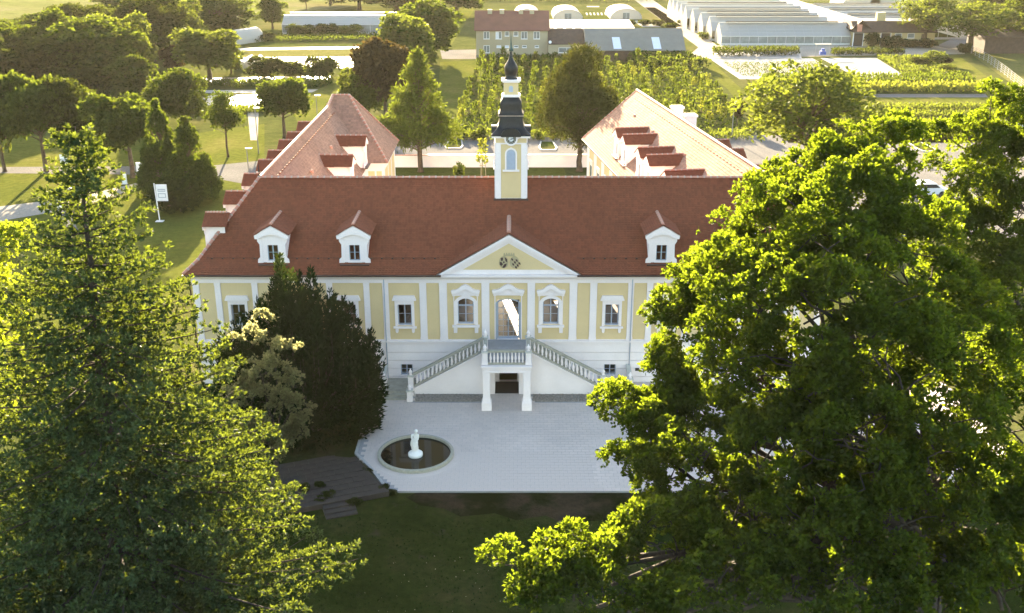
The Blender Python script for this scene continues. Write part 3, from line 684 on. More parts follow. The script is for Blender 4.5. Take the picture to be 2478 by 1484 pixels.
# clock tower
tw = tag(empty('clock_tower', (.16, 4.95, 0)), 'slender yellow clock tower with dark bell roofs and onion spire on the palace roof', 'tower')
hw = .94
b = MB(); b.box(-hw, hw, -hw, hw, 9.0, 14.1); b.build('shaft', 'white', tw)
for rz in (0, 90, 180, 270):
    r_ = R(rz)
    MB().box(-.60, .60, -hw - .012, -hw - .002, 10.45, 13.72).build('wall_panel', 'yellow', tw, rot=(0, 0, r_))
    b = MB()
    for s in (-1, 1): b.box(s * .77 - .155, s * .77 + .155, -hw - .045, -hw - .003, 10.42, 13.74)
    b.build('pilaster', 'white', tw, rot=(0, 0, r_))
    b = MB(); b.ring(contour(0, .27, 12.20, 13.15, .27), contour(0, .36, 12.20, 13.15, .36), -hw - .07, -hw - .013)
    b.box(-.50, .50, -hw - .13, -hw - .014, 12.09, 12.19); b.build('louvre_surround', 'white', tw, rot=(0, 0, r_))
    lv = MB(); lv.add([(p[0], -hw - .02, p[1]) for p in contour(0, .275, 12.20, 13.15, .27)], [tuple(range(len(contour(0, .275, 12.2, 13.15, .27))))[::-1]])
    l0 = lv.build('louvre', 'louvre', tw, rot=(0, 0, r_))
    sl = MB()
    for k in range(17): sl.yz([(-hw - .025, 12.24 + k * .062), (-hw - .05, 12.22 + k * .062), (-hw - .05, 12.235 + k * .062), (-hw - .025, 12.262 + k * .062)], -.24 if k < 14 else -.17, .24 if k < 14 else .17)
    sl.build('louvre_slats', 'louvre', tw, rot=(0, 0, r_))['kind'] = 'stuff'
    # cornice that arches over the clock
    arc = [(-1.02, 13.72), (-.62, 13.72)] + [(-.45 * math.cos(math.pi * k / 10), 13.76 - .0 + .0 * k) for k in ()]
    b = MB(); b.box(-1.0, 1.0, -hw - .06, -hw - .004, 13.74, 13.80)
    up = [(-1.12, 14.12), (-.56, 14.12)] + [(-.46 * math.cos(math.pi * k / 10), 14.12 + .40 * math.sin(math.pi * k / 10)) for k in range(1, 10)] + [(.56, 14.12), (1.12, 14.12)]
    up2 = [(-1.16, 14.24), (-.58, 14.24)] + [(-.56 * math.cos(math.pi * k / 10), 14.16 + .48 * math.sin(math.pi * k / 10)) for k in range(1, 10)] + [(.58, 14.24), (1.16, 14.24)]
    b.ring(up, up2, -hw - .20, -hw + .05); b.build('cornice', 'white', tw, rot=(0, 0, r_))
    b = MB(); b.xz([(-.50, 14.05)] + [(-.50 * math.cos(math.pi * k / 10), 14.11 + .44 * math.sin(math.pi * k / 10)) for k in range(11)] + [(.50, 14.05)], -hw - .03, -hw + .3); b.build('clock_gable', 'white', tw, rot=(0, 0, r_))
    MB().box(-.92, .92, -hw - .010, -hw - .001, 13.81, 14.1).build('frieze_panel', 'yellow', tw, rot=(0, 0, r_))
    b = MB(); b.lathe([(.10, 0), (.16, .08), (.16, .22), (.10, .34)], 8, (hw + .0, 0, 12.25)) if rz in (90, 270) else b.box(-.06, .06, -hw - .09, -hw - .013, 13.44, 13.53)
    b.build('keystone', 'white', tw, rot=(0, 0, r_ - R(90) if rz in (90, 270) else r_))
ck = MB(); CZ = 14.06; yf = -hw - .10
def disc(mb, r, y0, y1, mi=0, cx=0, n=24): mb.xz([(cx + r * math.cos(6.2832 * k / n), CZ + r * math.sin(6.2832 * k / n)) for k in range(n)], y0, y1, mi)
disc(ck, .31, yf, -hw - .031); clock = ck.build('clock', 'black', tw)
b = MB(); b.ring(oval(0, CZ, .30, .30, 24), oval(0, CZ, .40, .40, 24), yf - .06, -hw - .03, closed=True); b.build('clock_rim', 'white', clock)
b = MB(); disc(b, .155, yf - .012, yf - .002); b.build('clock_centre', 'signwhite', clock)
b = MB()
for k in range(12):
    a = math.pi / 6 * k; ca, sa = math.cos(a), math.sin(a)
    b.xz([(.19 * ca - .022 * sa, CZ + .19 * sa + .022 * ca), (.19 * ca + .022 * sa, CZ + .19 * sa - .022 * ca), (.275 * ca + .022 * sa, CZ + .275 * sa - .022 * ca), (.275 * ca - .022 * sa, CZ + .275 * sa + .022 * ca)], yf - .014, yf - .003)
b.build('clock_numeral', 'gilt', clock)
b = MB(); b.xz([(-.14, CZ - .075), (-.13, CZ - .10), (.14, CZ + .02), (.13, CZ + .045)], yf - .03, yf - .016); b.xz([(-.02, CZ), (.0, CZ + .02), (.16, CZ + .05), (.16, CZ + .02)], yf - .034, yf - .018); b.build('clock_hand', 'black', clock)
# bell-shaped roofs, lantern, onion and spike
def belly(prof, name, m='copper', sq=.55, n=24): MB().lathe(prof, n, (0, 0, 0), squash=sq).build(name, m, tw, True)
belly([(1.17, 14.24), (1.16, 14.29), (1.02, 14.40), (.86, 14.56), (.76, 14.74), (.71, 14.95), (.69, 15.16), (.69, 15.36)], 'lower_roof', sq=1.0)
for s, ax in ((-1, 0), (1, 0), (0, 1)):
    b = MB(); b.xz([(-.60 * math.cos(math.pi * k / 10), 14.20 + .50 * math.sin(math.pi * k / 10)) for k in range(11)], -1.17, -.55); b.build('clock_gable_roof', 'copper', tw, rot=(0, 0, R(90 * (s if not ax else 0))))
MB().lathe([(.74, 15.33), (.76, 15.37), (.72, 15.40)], 24, squash=1.0).build('ledge', 'mortar', tw)
belly([(.76, 15.40), (.70, 15.46), (.64, 15.58), (.63, 15.76), (.64, 15.95), (.62, 16.12), (.55, 16.26), (.47, 16.36), (.44, 16.44)], 'bell_roof', sq=1.0)
MB().box(-.55, .55, -.55, .55, 16.43, 16.50).box(-.49, .49, -.49, .49, 16.501, 16.56).build('lantern_base', 'white', tw)
MB().box(-.42, .42, -.42, .42, 16.561, 17.26).build('lantern', 'yellow', tw)
for rz in (0, 90, 180, 270):
    MB().xz(contour(0, .12, 16.72, 16.98, .10), -.435, -.421).build('louvre', 'louvre', tw, rot=(0, 0, R(rz)))
MB().box(-.50, .50, -.50, .50, 17.262, 17.34).box(-.57, .57, -.57, .57, 17.342, 17.43).build('lantern_cornice', 'white', tw)
belly([(.42, 17.43), (.36, 17.50), (.31, 17.62), (.36, 17.80), (.40, 17.98), (.39, 18.14), (.31, 18.30), (.20, 18.46), (.12, 18.66), (.085, 18.85), (.075, 19.02)], 'onion_dome', sq=0)
belly([(.075, 19.0), (.16, 19.06), (.15, 19.12), (.075, 19.22), (.05, 19.5), (.025, 19.9), (.005, 20.2)], 'spire', 'verdigris', 0)
MB().lathe([(.02, 0), (.05, .04), (.05, .08), (.02, .12)], 8, (-.17, -.12, 19.02)).build('gilt_ball', 'gilt', tw, True)
MB().box(-1.05, 1.05, -hw - .14, -hw + .3, 10.25, 10.42).build('lead_flashing', 'gutter', tw)

# ------------------------------------------------------------------ the two wings behind
wingL = tag(empty('palace_wing', (-15.25, 0, 0)), 'rear palace wing with rosy tiled roof, row of outer dormers and projecting end pavilion', 'wing')
LE = 3.5
b = MB(); b.box(-3.15, 3.15, 10.41, 36.9, 0, 6.95); b.build('wall', 'white', wingL)
b = MB(); b.box(-3.1, 4.7, 28.65, 36.95, 0, 6.97); b.build('pavilion_wall', 'white', wingL)
for x0, x1 in ((3.35, 3.9), (4.05, 4.5)): MB().box(x0, x1, 28.63, 28.648, 2.9, 6.3).build('wall_panel', 'yellow', wingL)
for y0, y1 in ((29.2, 31.2), (31.7, 33.7), (34.2, 36.2)): MB().box(4.702, 4.715, y0, y1, 2.9, 6.3).build('wall_panel', 'yellow', wingL)
MB().box(-3.3, 4.9, 28.5, 37.1, 6.72, 7.0).build('cornice', 'white', wingL)
t = MB()
tiles(t, (-LE, 36, EZ), (-LE, EY, EZ), (-2.85, KY, KZ), (-2.85, 36, KZ), .22, .2)
tiles(t, (-2.85, 30, KZ), (-2.85, KY, KZ), (0, RY, RZ), (0, 30, RZ), .22, .2)
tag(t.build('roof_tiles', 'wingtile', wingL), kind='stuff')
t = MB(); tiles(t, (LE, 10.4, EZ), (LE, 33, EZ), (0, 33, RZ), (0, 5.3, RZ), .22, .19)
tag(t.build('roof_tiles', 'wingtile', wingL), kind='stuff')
t = MB(); PZ = 11.95                                     # hipped pavilion roof
tiles(t, (-LE, 28.3, EZ), (5.05, 28.3, EZ), (1.45, 32.8, PZ), (.05, 32.8, PZ), .22, .2)
tiles(t, (5.05, 28.3, EZ), (5.05, 37.3, EZ), (1.45, 32.8, PZ), (1.449, 32.8, PZ), .22, .2)
tiles(t, (5.05, 37.3, EZ), (-LE, 37.3, EZ), (.05, 32.8, PZ), (1.45, 32.8, PZ), .22, .2)
tiles(t, (-LE, 37.3, EZ), (-LE, 28.3, EZ), (.05, 32.8, PZ), (.049, 32.8, PZ), .22, .2)
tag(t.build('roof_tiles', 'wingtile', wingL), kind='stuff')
ridge(wingL, (0, 5.4, RZ + .03), (0, 30.2, RZ + .03), .42); ridge(wingL, (.05, 32.8, PZ + .03), (1.45, 32.8, PZ + .03), .4)
ridge(wingL, (5.05, 28.3, EZ + .03), (1.45, 32.8, PZ + .03), .42); ridge(wingL, (5.05, 37.3, EZ + .03), (1.45, 32.8, PZ + .03), .42)
ridge(wingL, (0.0, 30.2, RZ + .03), (.05, 32.8, PZ + .03), .42)
b = MB()
for k in range(34): b.box(.46, .54, 6.4 + k * .72, 6.56 + k * .72, 10.86, 10.95)
tag(b.build('snow_stops', 'tile', wingL), kind='stuff')
for y in (13.9, 22.0): vent(wingL, (1.5, y, 9.74), (0, R(48), 0))
put_dormer(wingL, (-2.72, 2.75, 7.62), R(-90), .98).scale = (.98, .46, .98)
for y in (7.8, 12.6, 16.9, 20.1, 24.0, 27.2, 31.7): put_dormer(wingL, (-2.72, y, 7.62), R(-90), .98)
for y in (11.45, 18.6, 25.9): put_dormer(wingL, (3.55, y, 7.45), R(90), 1.05)

wingR = tag(empty('palace_wing', (15.53, 9.8, 0), R(7.34)), 'rear palace wing with pale sunlit roof slope, five inner dormers and two white chimneys', 'wing')
RE = 5.0
b = MB(); b.box(-4.6, 4.6, -3.2, 29.3, 0, 6.95); b.add([(-4.6, 29.3, 6.95), (4.6, 29.3, 6.95), (0, 29.3, 11.0)], [(0, 1, 2)]); b.add([(-4.6, 29.1, 6.95), (4.6, 29.1, 6.95), (0, 29.1, 11.0)], [(0, 1, 2)]); b.build('wall', 'white', wingR)
t = MB(); tiles(t, (-RE, 29.7, EZ), (-RE, -2.2, EZ), (0, -4.2, RZ), (0, 29.7, RZ), .22, .2)
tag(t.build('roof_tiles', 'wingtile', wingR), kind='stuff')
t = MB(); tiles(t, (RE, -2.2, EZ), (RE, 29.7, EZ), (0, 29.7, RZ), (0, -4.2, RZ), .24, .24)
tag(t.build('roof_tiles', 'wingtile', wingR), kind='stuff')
ridge(wingR, (0, -4.2, RZ + .03), (0, 29.7, RZ + .03), .42)
ridge(wingR, (-RE, 29.72, EZ + .02), (0, 29.72, RZ + .02), .42, .7)
b = MB()
for k in range(44): b.box(-.62, -.54, -3.2 + k * .72, -3.04 + k * .72, 10.86, 10.95)
tag(b.build('snow_stops', 'tile', wingR), kind='stuff')
for x, y in ((-1.5, 24.2), (-1.6, 17.6), (-1.6, 8.6)): vent(wingR, (x, y, RZ + x * .866), (0, R(-45), 0))
for y in (18.9, 16.2, 11.2, 8.6, 3.6, 1.0): put_dormer(wingR, (-4.25, y, 7.75), R(-90), 1.0)
for y in (15.5, 12.0, 6.5): put_dormer(wingR, (4.0, y, 7.5), R(90), .9)
for k, (x, y, top) in enumerate(((1.1, 20.2, 11.6), (1.1, 16.4, 11.6))):
    c = MB().box(x - .45, x + .45, y - .35, y + .35, 9.0, top - .25).build('chimney', 'white', wingR)
    MB().box(x - .53, x + .53, y - .43, y + .43, top - .249, top - .1).box(x - .42, x + .42, y - .32, y + .32, top - .099, top + .0).build('chimney_cap', 'white', c)
    MB().box(x - .38, x + .38, y - .22, y + .22, top + .001, top + .02).build('flue', 'dark', c)
b = MB(); b.box(-4.78, -4.601, -3, 29.4, 6.65, 6.98); b.box(-4.66, -4.602, -3, 29.35, 2.6, 2.8); b.build('cornice', 'white', wingR)
b = MB(); b.box(-5.12, -4.98, -2.6, 29.7, 6.95, 7.04); b.build('gutter', 'gutter', wingR)
for k in range(9):
    y0 = 27.2 - k * 3.2
    MB().box(-4.615, -4.603, y0 - .95, y0 + .95, 2.85, 6.4).build('wall_panel', 'yellow', wingR)
    w = MB().box(-4.65, -4.60, y0 - .5, y0 + .5, 3.65, 5.35).build('window_frame', 'framewhite', wingR)
    MB().box(-4.656, -4.651, y0 - .38, y0 + .38, 3.78, 5.05).build('pane', 'clearpane', w)
    MB().box(-4.75, -4.616, y0 - .62, y0 + .62, 5.36, 5.6).build('window_hood', 'white', w)
    MB().box(-4.72, -4.616, y0 - .62, y0 + .62, 3.55, 3.64).build('window_sill', 'white', w)

# ------------------------------------------------------------------ double staircase with porch
st = tag(empty('double_staircase', (-.08, 0, 0)), 'white double staircase with stone balustrade and pillared porch under the palace door', 'staircase')
FZ = 2.84
bal_prof = [(.055, 0), (.062, .03), (.040, .07), (.052, .13), (.070, .20), (.058, .29), (.034, .38), (.042, .43), (.030, .46), (.050, .50), (.050, .53)]
bal_me = MB().lathe(bal_prof, 10).mesh('baluster', 'white', True)
def finial(parent, x, y, z, s=1.0):
    MB().lathe([(.09 * s, 0), (.11 * s, .03), (.06 * s, .08), (.11 * s, .17), (.115 * s, .22), (.07 * s, .29), (.03 * s, .32), (.045 * s, .36), (.01, .40)], 10, (x, y, z)).build('post_finial', 'white', parent, True)
def post(parent, x, y, z0, z1, w=.17, mat='white'):
    p = MB().box(x - w, x + w, y - w, y + w, z0, z1).box(x - w - .02, x + w + .02, y - w - .02, y + w + .02, z0, z0 + .18).build('newel_post', mat, parent)
    MB().bevbox(x - w - .045, x + w + .045, y - w - .045, y + w + .045, z1 + .001, z1 + .08, .02).build('post_cap', 'palestone', p)
    finial(p, x, y, z1 + .08); return p
# porch
MB().box(-1.36, 1.36, -3.9, -.04, FZ - .24, FZ - .002).build('landing_slab', 'white', st)
lt = MB().box(-1.30, 1.30, -3.6, -.05, FZ - .001, FZ + .018); lt.build('landing_floor', 'joint', st)
b = MB(); b.box(-1.42, 1.42, -3.98, -1.8, FZ - .10, FZ - .003); b.box(-1.36, 1.36, -3.94, -3.50, FZ - .40, FZ - .242); b.box(-1.36, -.96, -3.49, -1.6, FZ - .40, FZ - .242); b.box(.96, 1.36, -3.49, -1.6, FZ - .40, FZ - .242)
b.build('porch_beam', 'white', st)
for s in (-1, 1):
    p = MB().box(s * 1.14 - .20, s * 1.14 + .20, -3.92, -3.52, GZ, FZ - .402).build('pillar', 'white', st)
    MB().lathe([(.40, 0), (.40, .46), (.36, .52), (.283, .72)], 4, (s * 1.14, -3.72, GZ), rot=R(45)).build('pillar_base', 'white', p)
for s in (-1, 1):
    # passage piers and flight wall
    MB().box(min(s * .70, s * 1.36), max(s * .70, s * 1.36), -1.80, -.04, GZ, FZ - .242).build('passage_pier', 'white', st)
    wall = MB(); x0, x1 = s * 1.361, s * 5.44
    wall.xz([(x0, GZ), (x1, GZ), (x1, .50), (x0, 2.78)] if s > 0 else [(x1, GZ), (x0, GZ), (x0, 2.78), (x1, .50)], -1.80, -.05)
    wall.build('flight_wall', 'white', st)
    mo = MB()
    for dz, yy_, h in ((-.14, -1.86, .07), (-.05, -1.89, .08)): mo.xz([(s * 1.38, 2.78 + dz), (s * 5.46, .50 + dz), (s * 5.46, .50 + dz + h), (s * 1.38, 2.78 + dz + h)][::s], yy_, -1.801)
    mo.build('string_moulding', 'white', st)
    n = 15
    for k in range(n):
        xa = 5.44 - (5.44 - 1.36) * k / n; xb = 5.44 - (5.44 - 1.36) * (k + 1) / n; z = .36 + (FZ - .36) * (k + 1) / n
        MB().box(min(s * xa, s * xb), max(s * xa, s * xb), -1.62, -.06, max(.3, z - .6), z).build('step', 'stone', st)
    # sloping balustrade
    def zr(x): return 2.86 - (abs(x) - 1.36) * (2.86 - .58) / (5.46 - 1.36)
    b = MB(); b.bar((s * 1.34, -1.72, zr(1.34) + .05), (s * 5.46, -1.72, zr(5.46) + .05), .20, .10); b.build('bottom_rail', 'stone', st)
    b = MB(); b.bar((s * 1.30, -1.72, zr(1.30) + .78), (s * 5.50, -1.72, zr(5.5) + .78), .24, .12); b.build('handrail', 'stone', st)
    for k in range(17):
        x = 1.60 + k * (5.26 - 1.60) / 16
        link('baluster', bal_me, st, (s * x, -1.72, zr(x) + .09), (0, 0, 0), (1, 1, 1.18))
    post(st, s * 1.24, -1.66, FZ + .02, 3.66, .13); post(st, s * 1.22, -3.66, FZ + .02, 3.60, .15)
    # side balustrade of the landing
    MB().box(s * 1.22 - .10, s * 1.22 + .10, -3.5, -1.8, 3.60, 3.70).build('handrail', 'stone', st)
    MB().box(s * 1.22 - .08, s * 1.22 + .08, -3.5, -1.8, FZ + .02, FZ + .13).build('bottom_rail', 'stone', st)
    for k in range(6): link('baluster', bal_me, st, (s * 1.22, -3.36 + k * .28, FZ + .13), (0, 0, 0), (1, 1, 1.18))
    # low landing, front steps, outer parapet
    MB().box(min(s * 5.45, s * 7.18), max(s * 5.45, s * 7.18), -1.95, -.06, GZ, .36).build('low_landing', 'stone', st)
    for k, z in enumerate((.28, .20)): MB().box(min(s * 5.72, s * 7.12), max(s * 5.72, s * 7.12), -2.28 - .32 * k, -1.951 - .32 * k, GZ, z).build('step', 'stone', st)
    post(st, s * 5.62, -1.80, GZ, 1.28, .15); pf = post(st, s * 5.62, -2.68, GZ, .74, .15)
    post(st, s * 7.26, -2.68, GZ, .74, .15); post(st, s * 7.22, -1.70, GZ, 1.02, .14)
    MB().yz([(-2.5, GZ), (-1.96, GZ), (-1.96, .70), (-2.5, .55)], s * 5.62 - .10, s * 5.62 + .10).build('cheek_wall', 'white', st)
    b = MB(); b.yz([(-2.5, GZ), (-.05, GZ), (-.05, 1.20), (-1.5, .86), (-2.5, .56)], s * 7.26 - .09, s * 7.26 + .09); b.build('parapet', 'white', st)
    b = MB(); b.yz([(-2.5, .565), (-1.5, .865), (-.05, 1.205), (-.05, 1.28), (-1.5, .94), (-2.5, .64)], s * 7.26 - .13, s * 7.26 + .13); b.build('parapet_coping', 'palestone', st)
MB().box(-1.06, 1.06, -3.76, -3.56, 3.60, 3.72).build('handrail', 'stone', st)
MB().box(-1.06, 1.06, -3.74, -3.58, FZ + .02, FZ + .14).build('bottom_rail', 'stone', st)
for k in range(10): link('baluster', bal_me, st, (-.90 + k * .20, -3.66, FZ + .14), (0, 0, 0), (1, 1, 1.16))
MB().box(-.70, .70, -1.7, -.06, GZ - .05, GZ + .006).build('passage_floor', 'slate', st)

# ------------------------------------------------------------------ round pool with statue
pool = tag(empty('fountain_basin', (-4.8, -9.1, GZ - .012)), 'round dark pool with pale stone rim set in the paved court', 'pool')
ns = 36
seg = MB(); a0 = 2 * math.pi / ns * .495
vs = []
for a in (-a0, 0, a0):
    for r, z in ((1.82, -.05), (1.82, .17), (1.85, .20), (1.95, .20), (1.985, .17), (1.985, -.05)): vs.append((r * math.cos(a), r * math.sin(a), z))
seg.add(vs, [(i + 6 * j, i + 1 + 6 * j, i + 7 + 6 * j, i + 6 + 6 * j) for j in (0, 1) for i in range(5)] + [(0, 1, 2, 3, 4, 5)[::-1], (12, 13, 14, 15, 16, 17)])
seg_me = seg.mesh('rim_stone', 'stone')
for k in range(ns): link('rim_stone', seg_me, pool, (0, 0, jit()), (0, 0, 2 * math.pi * k / ns))
an = MB(); na = 64
an.add([(r_ * math.cos(6.28319 * k / na), r_ * math.sin(6.28319 * k / na), z_) for r_, z_ in ((1.97, .0145), (2.36, .0145), (2.37, .004)) for k in range(na)], [(j * na + k, j * na + (k + 1) % na, (j + 1) * na + (k + 1) % na, (j + 1) * na + k) for j in (0, 1) for k in range(na)])
an.build('pool_surround', 'paver', pool)
MB().lathe([(1.83, -.02), (1.83, .05), (.001, .0505)], 48).build('water', 'water', pool)
statue = tag(empty('statue', (-4.8, -9.25, GZ + .05)), 'white marble statue of a bowed draped figure standing in the round pool', 'statue')
MB().lathe([(.36, -.04), (.38, .02), (.38, .14), (.33, .18), (.22, .24), (.19, .30), (.18, .33)], 20).build('plinth', 'marble', statue, True)
def skin_figure(name, pts, edg, rad, mat, parent, root=0, sub=2):
    me = bpy.data.meshes.new(name); me.from_pydata(pts, edg, []); o = bpy.data.objects.new(name, me); COL.objects.link(o); o.parent = parent
    me.materials.append(M[mat]); m = o.modifiers.new('skin', 'SKIN'); m.use_smooth_shade = True; m.branch_smoothing = 0.4
    for k, r in enumerate(rad):
        v = me.skin_vertices[0].data[k]; v.radius = r if isinstance(r, tuple) else (r, r); v.use_root = (k == root)
    s = o.modifiers.new('sub', 'SUBSURF'); s.levels = s.render_levels = sub; return o
F = [(0, 0, .80), (.02, .01, .98), (.03, .02, 1.14), (.02, .00, 1.27), (.06, -.08, 1.33), (.09, -.14, 1.41),   # pelvis spine chest neck head
     (-.15, .01, 1.20), (-.15, -.06, .98), (-.03, -.15, .92), (-.01, -.16, .87),                                   # arm bent across the body
     (.18, .0, 1.20), (.16, -.08, .98), (.06, -.16, .86), (.02, -.17, .82),
     (-.08, .0, .74), (-.09, -.03, .55), (-.09, .01, .36), (-.10, -.07, .335),
     (.08, .0, .74), (.06, -.05, .56), (.04, .0, .36), (.05, -.08, .335),
     (-.16, .05, .86), (-.20, .06, .60), (-.15, .08, .36)]
Ed = [(0, 1), (1, 2), (2, 3), (3, 4), (4, 5), (2, 6), (6, 7), (7, 8), (8, 9), (2, 10), (10, 11), (11, 12), (12, 13), (0, 14), (14, 15), (15, 16), (16, 17), (0, 18), (18, 19), (19, 20), (20, 21), (0, 22), (22, 23), (23, 24)]
Ra = [(.135, .11), (.115, .09), (.13, .10), .05, .06, (.075, .085), .062, .048, .038, .028, .062, .048, .038, .028, .10, .08, .055, .035, .10, .08, .055, .035, .06, .06, .05]
skin_figure('figure', F, Ed, Ra, 'marble', statue)
MB().lathe([(.03, 0), (.085, .03), (.095, .09), (.07, .15), (.02, .18)], 10, (.09, -.11, 1.39)).build('hair', 'marble', statue, True)
b = MB(); b.lathe([(.17, .33), (.19, .42), (.165, .60), (.17, .78), (.13, .86)], 16, (-.02, .03, 0)); b.build('drapery', 'marble', statue, True)

# ------------------------------------------------------------------ dark slab terrace beside the pool
ter = tag(empty('slab_terrace', (0, 0, 0)), 'dark weathered slab terrace with steps beside the round pool', 'terrace')
TP = [(-11.6, -10.4), (-9.3, -9.5), (-7.75, -9.75), (-6.75, -11.5), (-5.75, -13.05), (-9.6, -14.5), (-12.0, -14.9)]
MB().xy(TP, 0.0, .27).build('terrace_base', 'slate', ter)
def inside(p, poly):
    r = False; j = len(poly) - 1
    for i in range(len(poly)):
        if (poly[i][1] > p[1]) != (poly[j][1] > p[1]) and p[0] < (poly[j][0] - poly[i][0]) * (p[1] - poly[i][1]) / (poly[j][1] - poly[i][1]) + poly[i][0]: r = not r
        j = i
    return r
slab = MB().bevbox(-.345, .345, -.245, .245, -.02, .03, .012).mesh('slab', 'slate')
for i in range(14):
    for j in range(16):
        x, y = -12 + i * .71 + (j % 2) * .35, -15 + j * .51
        q = Matrix.Rotation(R(20), 2) @ Vector((x + 9, y + 12)); x, y = q[0] - 9, q[1] - 12
        if all(inside((x + a, y + c), TP) for a in (-.28, .28) for c in (-.2, .2)):
            link('slab', slab, ter, (x, y, .272 + random.uniform(-.006, .006)), (0, 0, R(20) + random.uniform(-.01, .01)))
for k in range(3): MB().bevbox(-.75, .75, -.35 - .34 * k, -.02 - .34 * k, 0, .20 - .07 * k, .015).build('step', 'slate', ter, loc=(-8.1, -13.95, 0), rot=(0, 0, R(20)))

# ------------------------------------------------------------------ vegetation builders
def tufts(cent, out, k, L, w, spread, r, droop=.05):
    n = len(cent); base = np.repeat(cent, k, 0) + r.normal(size=(n * k, 3)) * L * .25
    d = np.repeat(unit(out), k, 0) * (1 - spread) + sphere_pts(n * k, r) * spread * 1.15
    return kites(base, d, r.uniform(.7, 1.2, n * k) * L, r.uniform(.8, 1.15, n * k) * w, r, droop)
def clump(P, freq, keep, seed):                # wavy 3D field that thins foliage into clumps and gaps
    r = np.random.default_rng(seed); K = unit(r.normal(size=(7, 3))) * freq * r.uniform(.7, 1.5, (7, 1)); ph = r.uniform(0, 6.283, 7)
    f = np.sin(P @ K.T + ph).sum(1) + r.normal(size=len(P)) * .25
    return f > np.quantile(f, 1 - keep)
def limb(mb, a, b, r0, r1, wob=.06, n=4, sides=5):
    a, b = Vector(a), Vector(b); L = (b - a).length; pts = []
    for k in range(n + 1):
        t = k / n; p = a.lerp(b, t)
        if 0 < k < n: p += Vector((random.uniform(-1, 1), random.uniform(-1, 1), random.uniform(-.3, 1))) * L * wob
        pts.append(p)
    mb.tube(pts, [r0 + (r1 - r0) * k / n for k in range(n + 1)], sides)
def lobed_tree(name, label, cat, base, lobes, leaf='oakleaf', fork=4.0, trunk_r=.42, seed=1, L=.15, w=.09, k=7, per_bough=60, bough_r=.56, cover=.74, lean=None, bark='darkbark', up=.35, group=None, thin=.82):
    r = np.random.default_rng(seed); random.seed(seed)
    root = tag(empty(name, (base[0], base[1], 0)), label, cat, group)
    o = Vector((base[0], base[1], 0)); tb = MB()
    top = Vector((lean[0], lean[1], fork)) if lean else Vector((0, 0, fork))
    tb.tube([(0, 0, -.2), (0, 0, .5), top * .5, top], [trunk_r * 1.5, trunk_r * 1.1, trunk_r * .95, trunk_r * .8], 9)
    vs = []
    for c, rad in lobes:
        c = np.array(c) - np.array(o)
        limb(tb, top * random.uniform(.75, 1.0), Vector(c) * .9 + Vector((0, 0, -.2 * rad)), trunk_r * .42, trunk_r * .12, .07, 5, 6)
        nb = max(4, int(cover * 4 * math.pi * rad * rad * .75 / (math.pi * bough_r ** 2)))
        d = sphere_pts(nb, r); d[:, 2] = np.where(d[:, 2] < -.35, -d[:, 2], d[:, 2])
        rr = rad * r.uniform(.55, 1.12, nb)
        bc = c + d * rr[:, None] * np.array([1, 1, .85])
        for q in range(nb):
            if q % 3 == 0: limb(tb, Vector(c) + Vector((random.uniform(-1, 1), random.uniform(-1, 1), random.uniform(-1, .4))) * rad * .4, Vector(bc[q]), trunk_r * .07, .014, .10, 4, 4)
            br = bough_r * r.uniform(.55, 1.3); m = max(6, int(per_bough * (br / bough_r) ** 2))
            t = sphere_pts(m, r); t[:, 2] = np.abs(t[:, 2]) * 1.2 - .3
            pos = bc[q] + t * br * np.array([.95, .95, .85]) * r.uniform(.65, 1.05, (m, 1))
            out = t + d[q] * .5 + np.array([0, 0, up])
            vs.append((pos, out))
    pos = np.concatenate([q[0] for q in vs]); out = np.concatenate([q[1] for q in vs]); kp = clump(pos, 2.6, thin, seed)
    vs = [tufts(pos[kp], out[kp], k, L, w, .55, r)]
    tb.build('trunk', bark, root, True)
    cr = link('crown', npmesh('crown', np.concatenate(vs), 4, leaf), root)
    return root

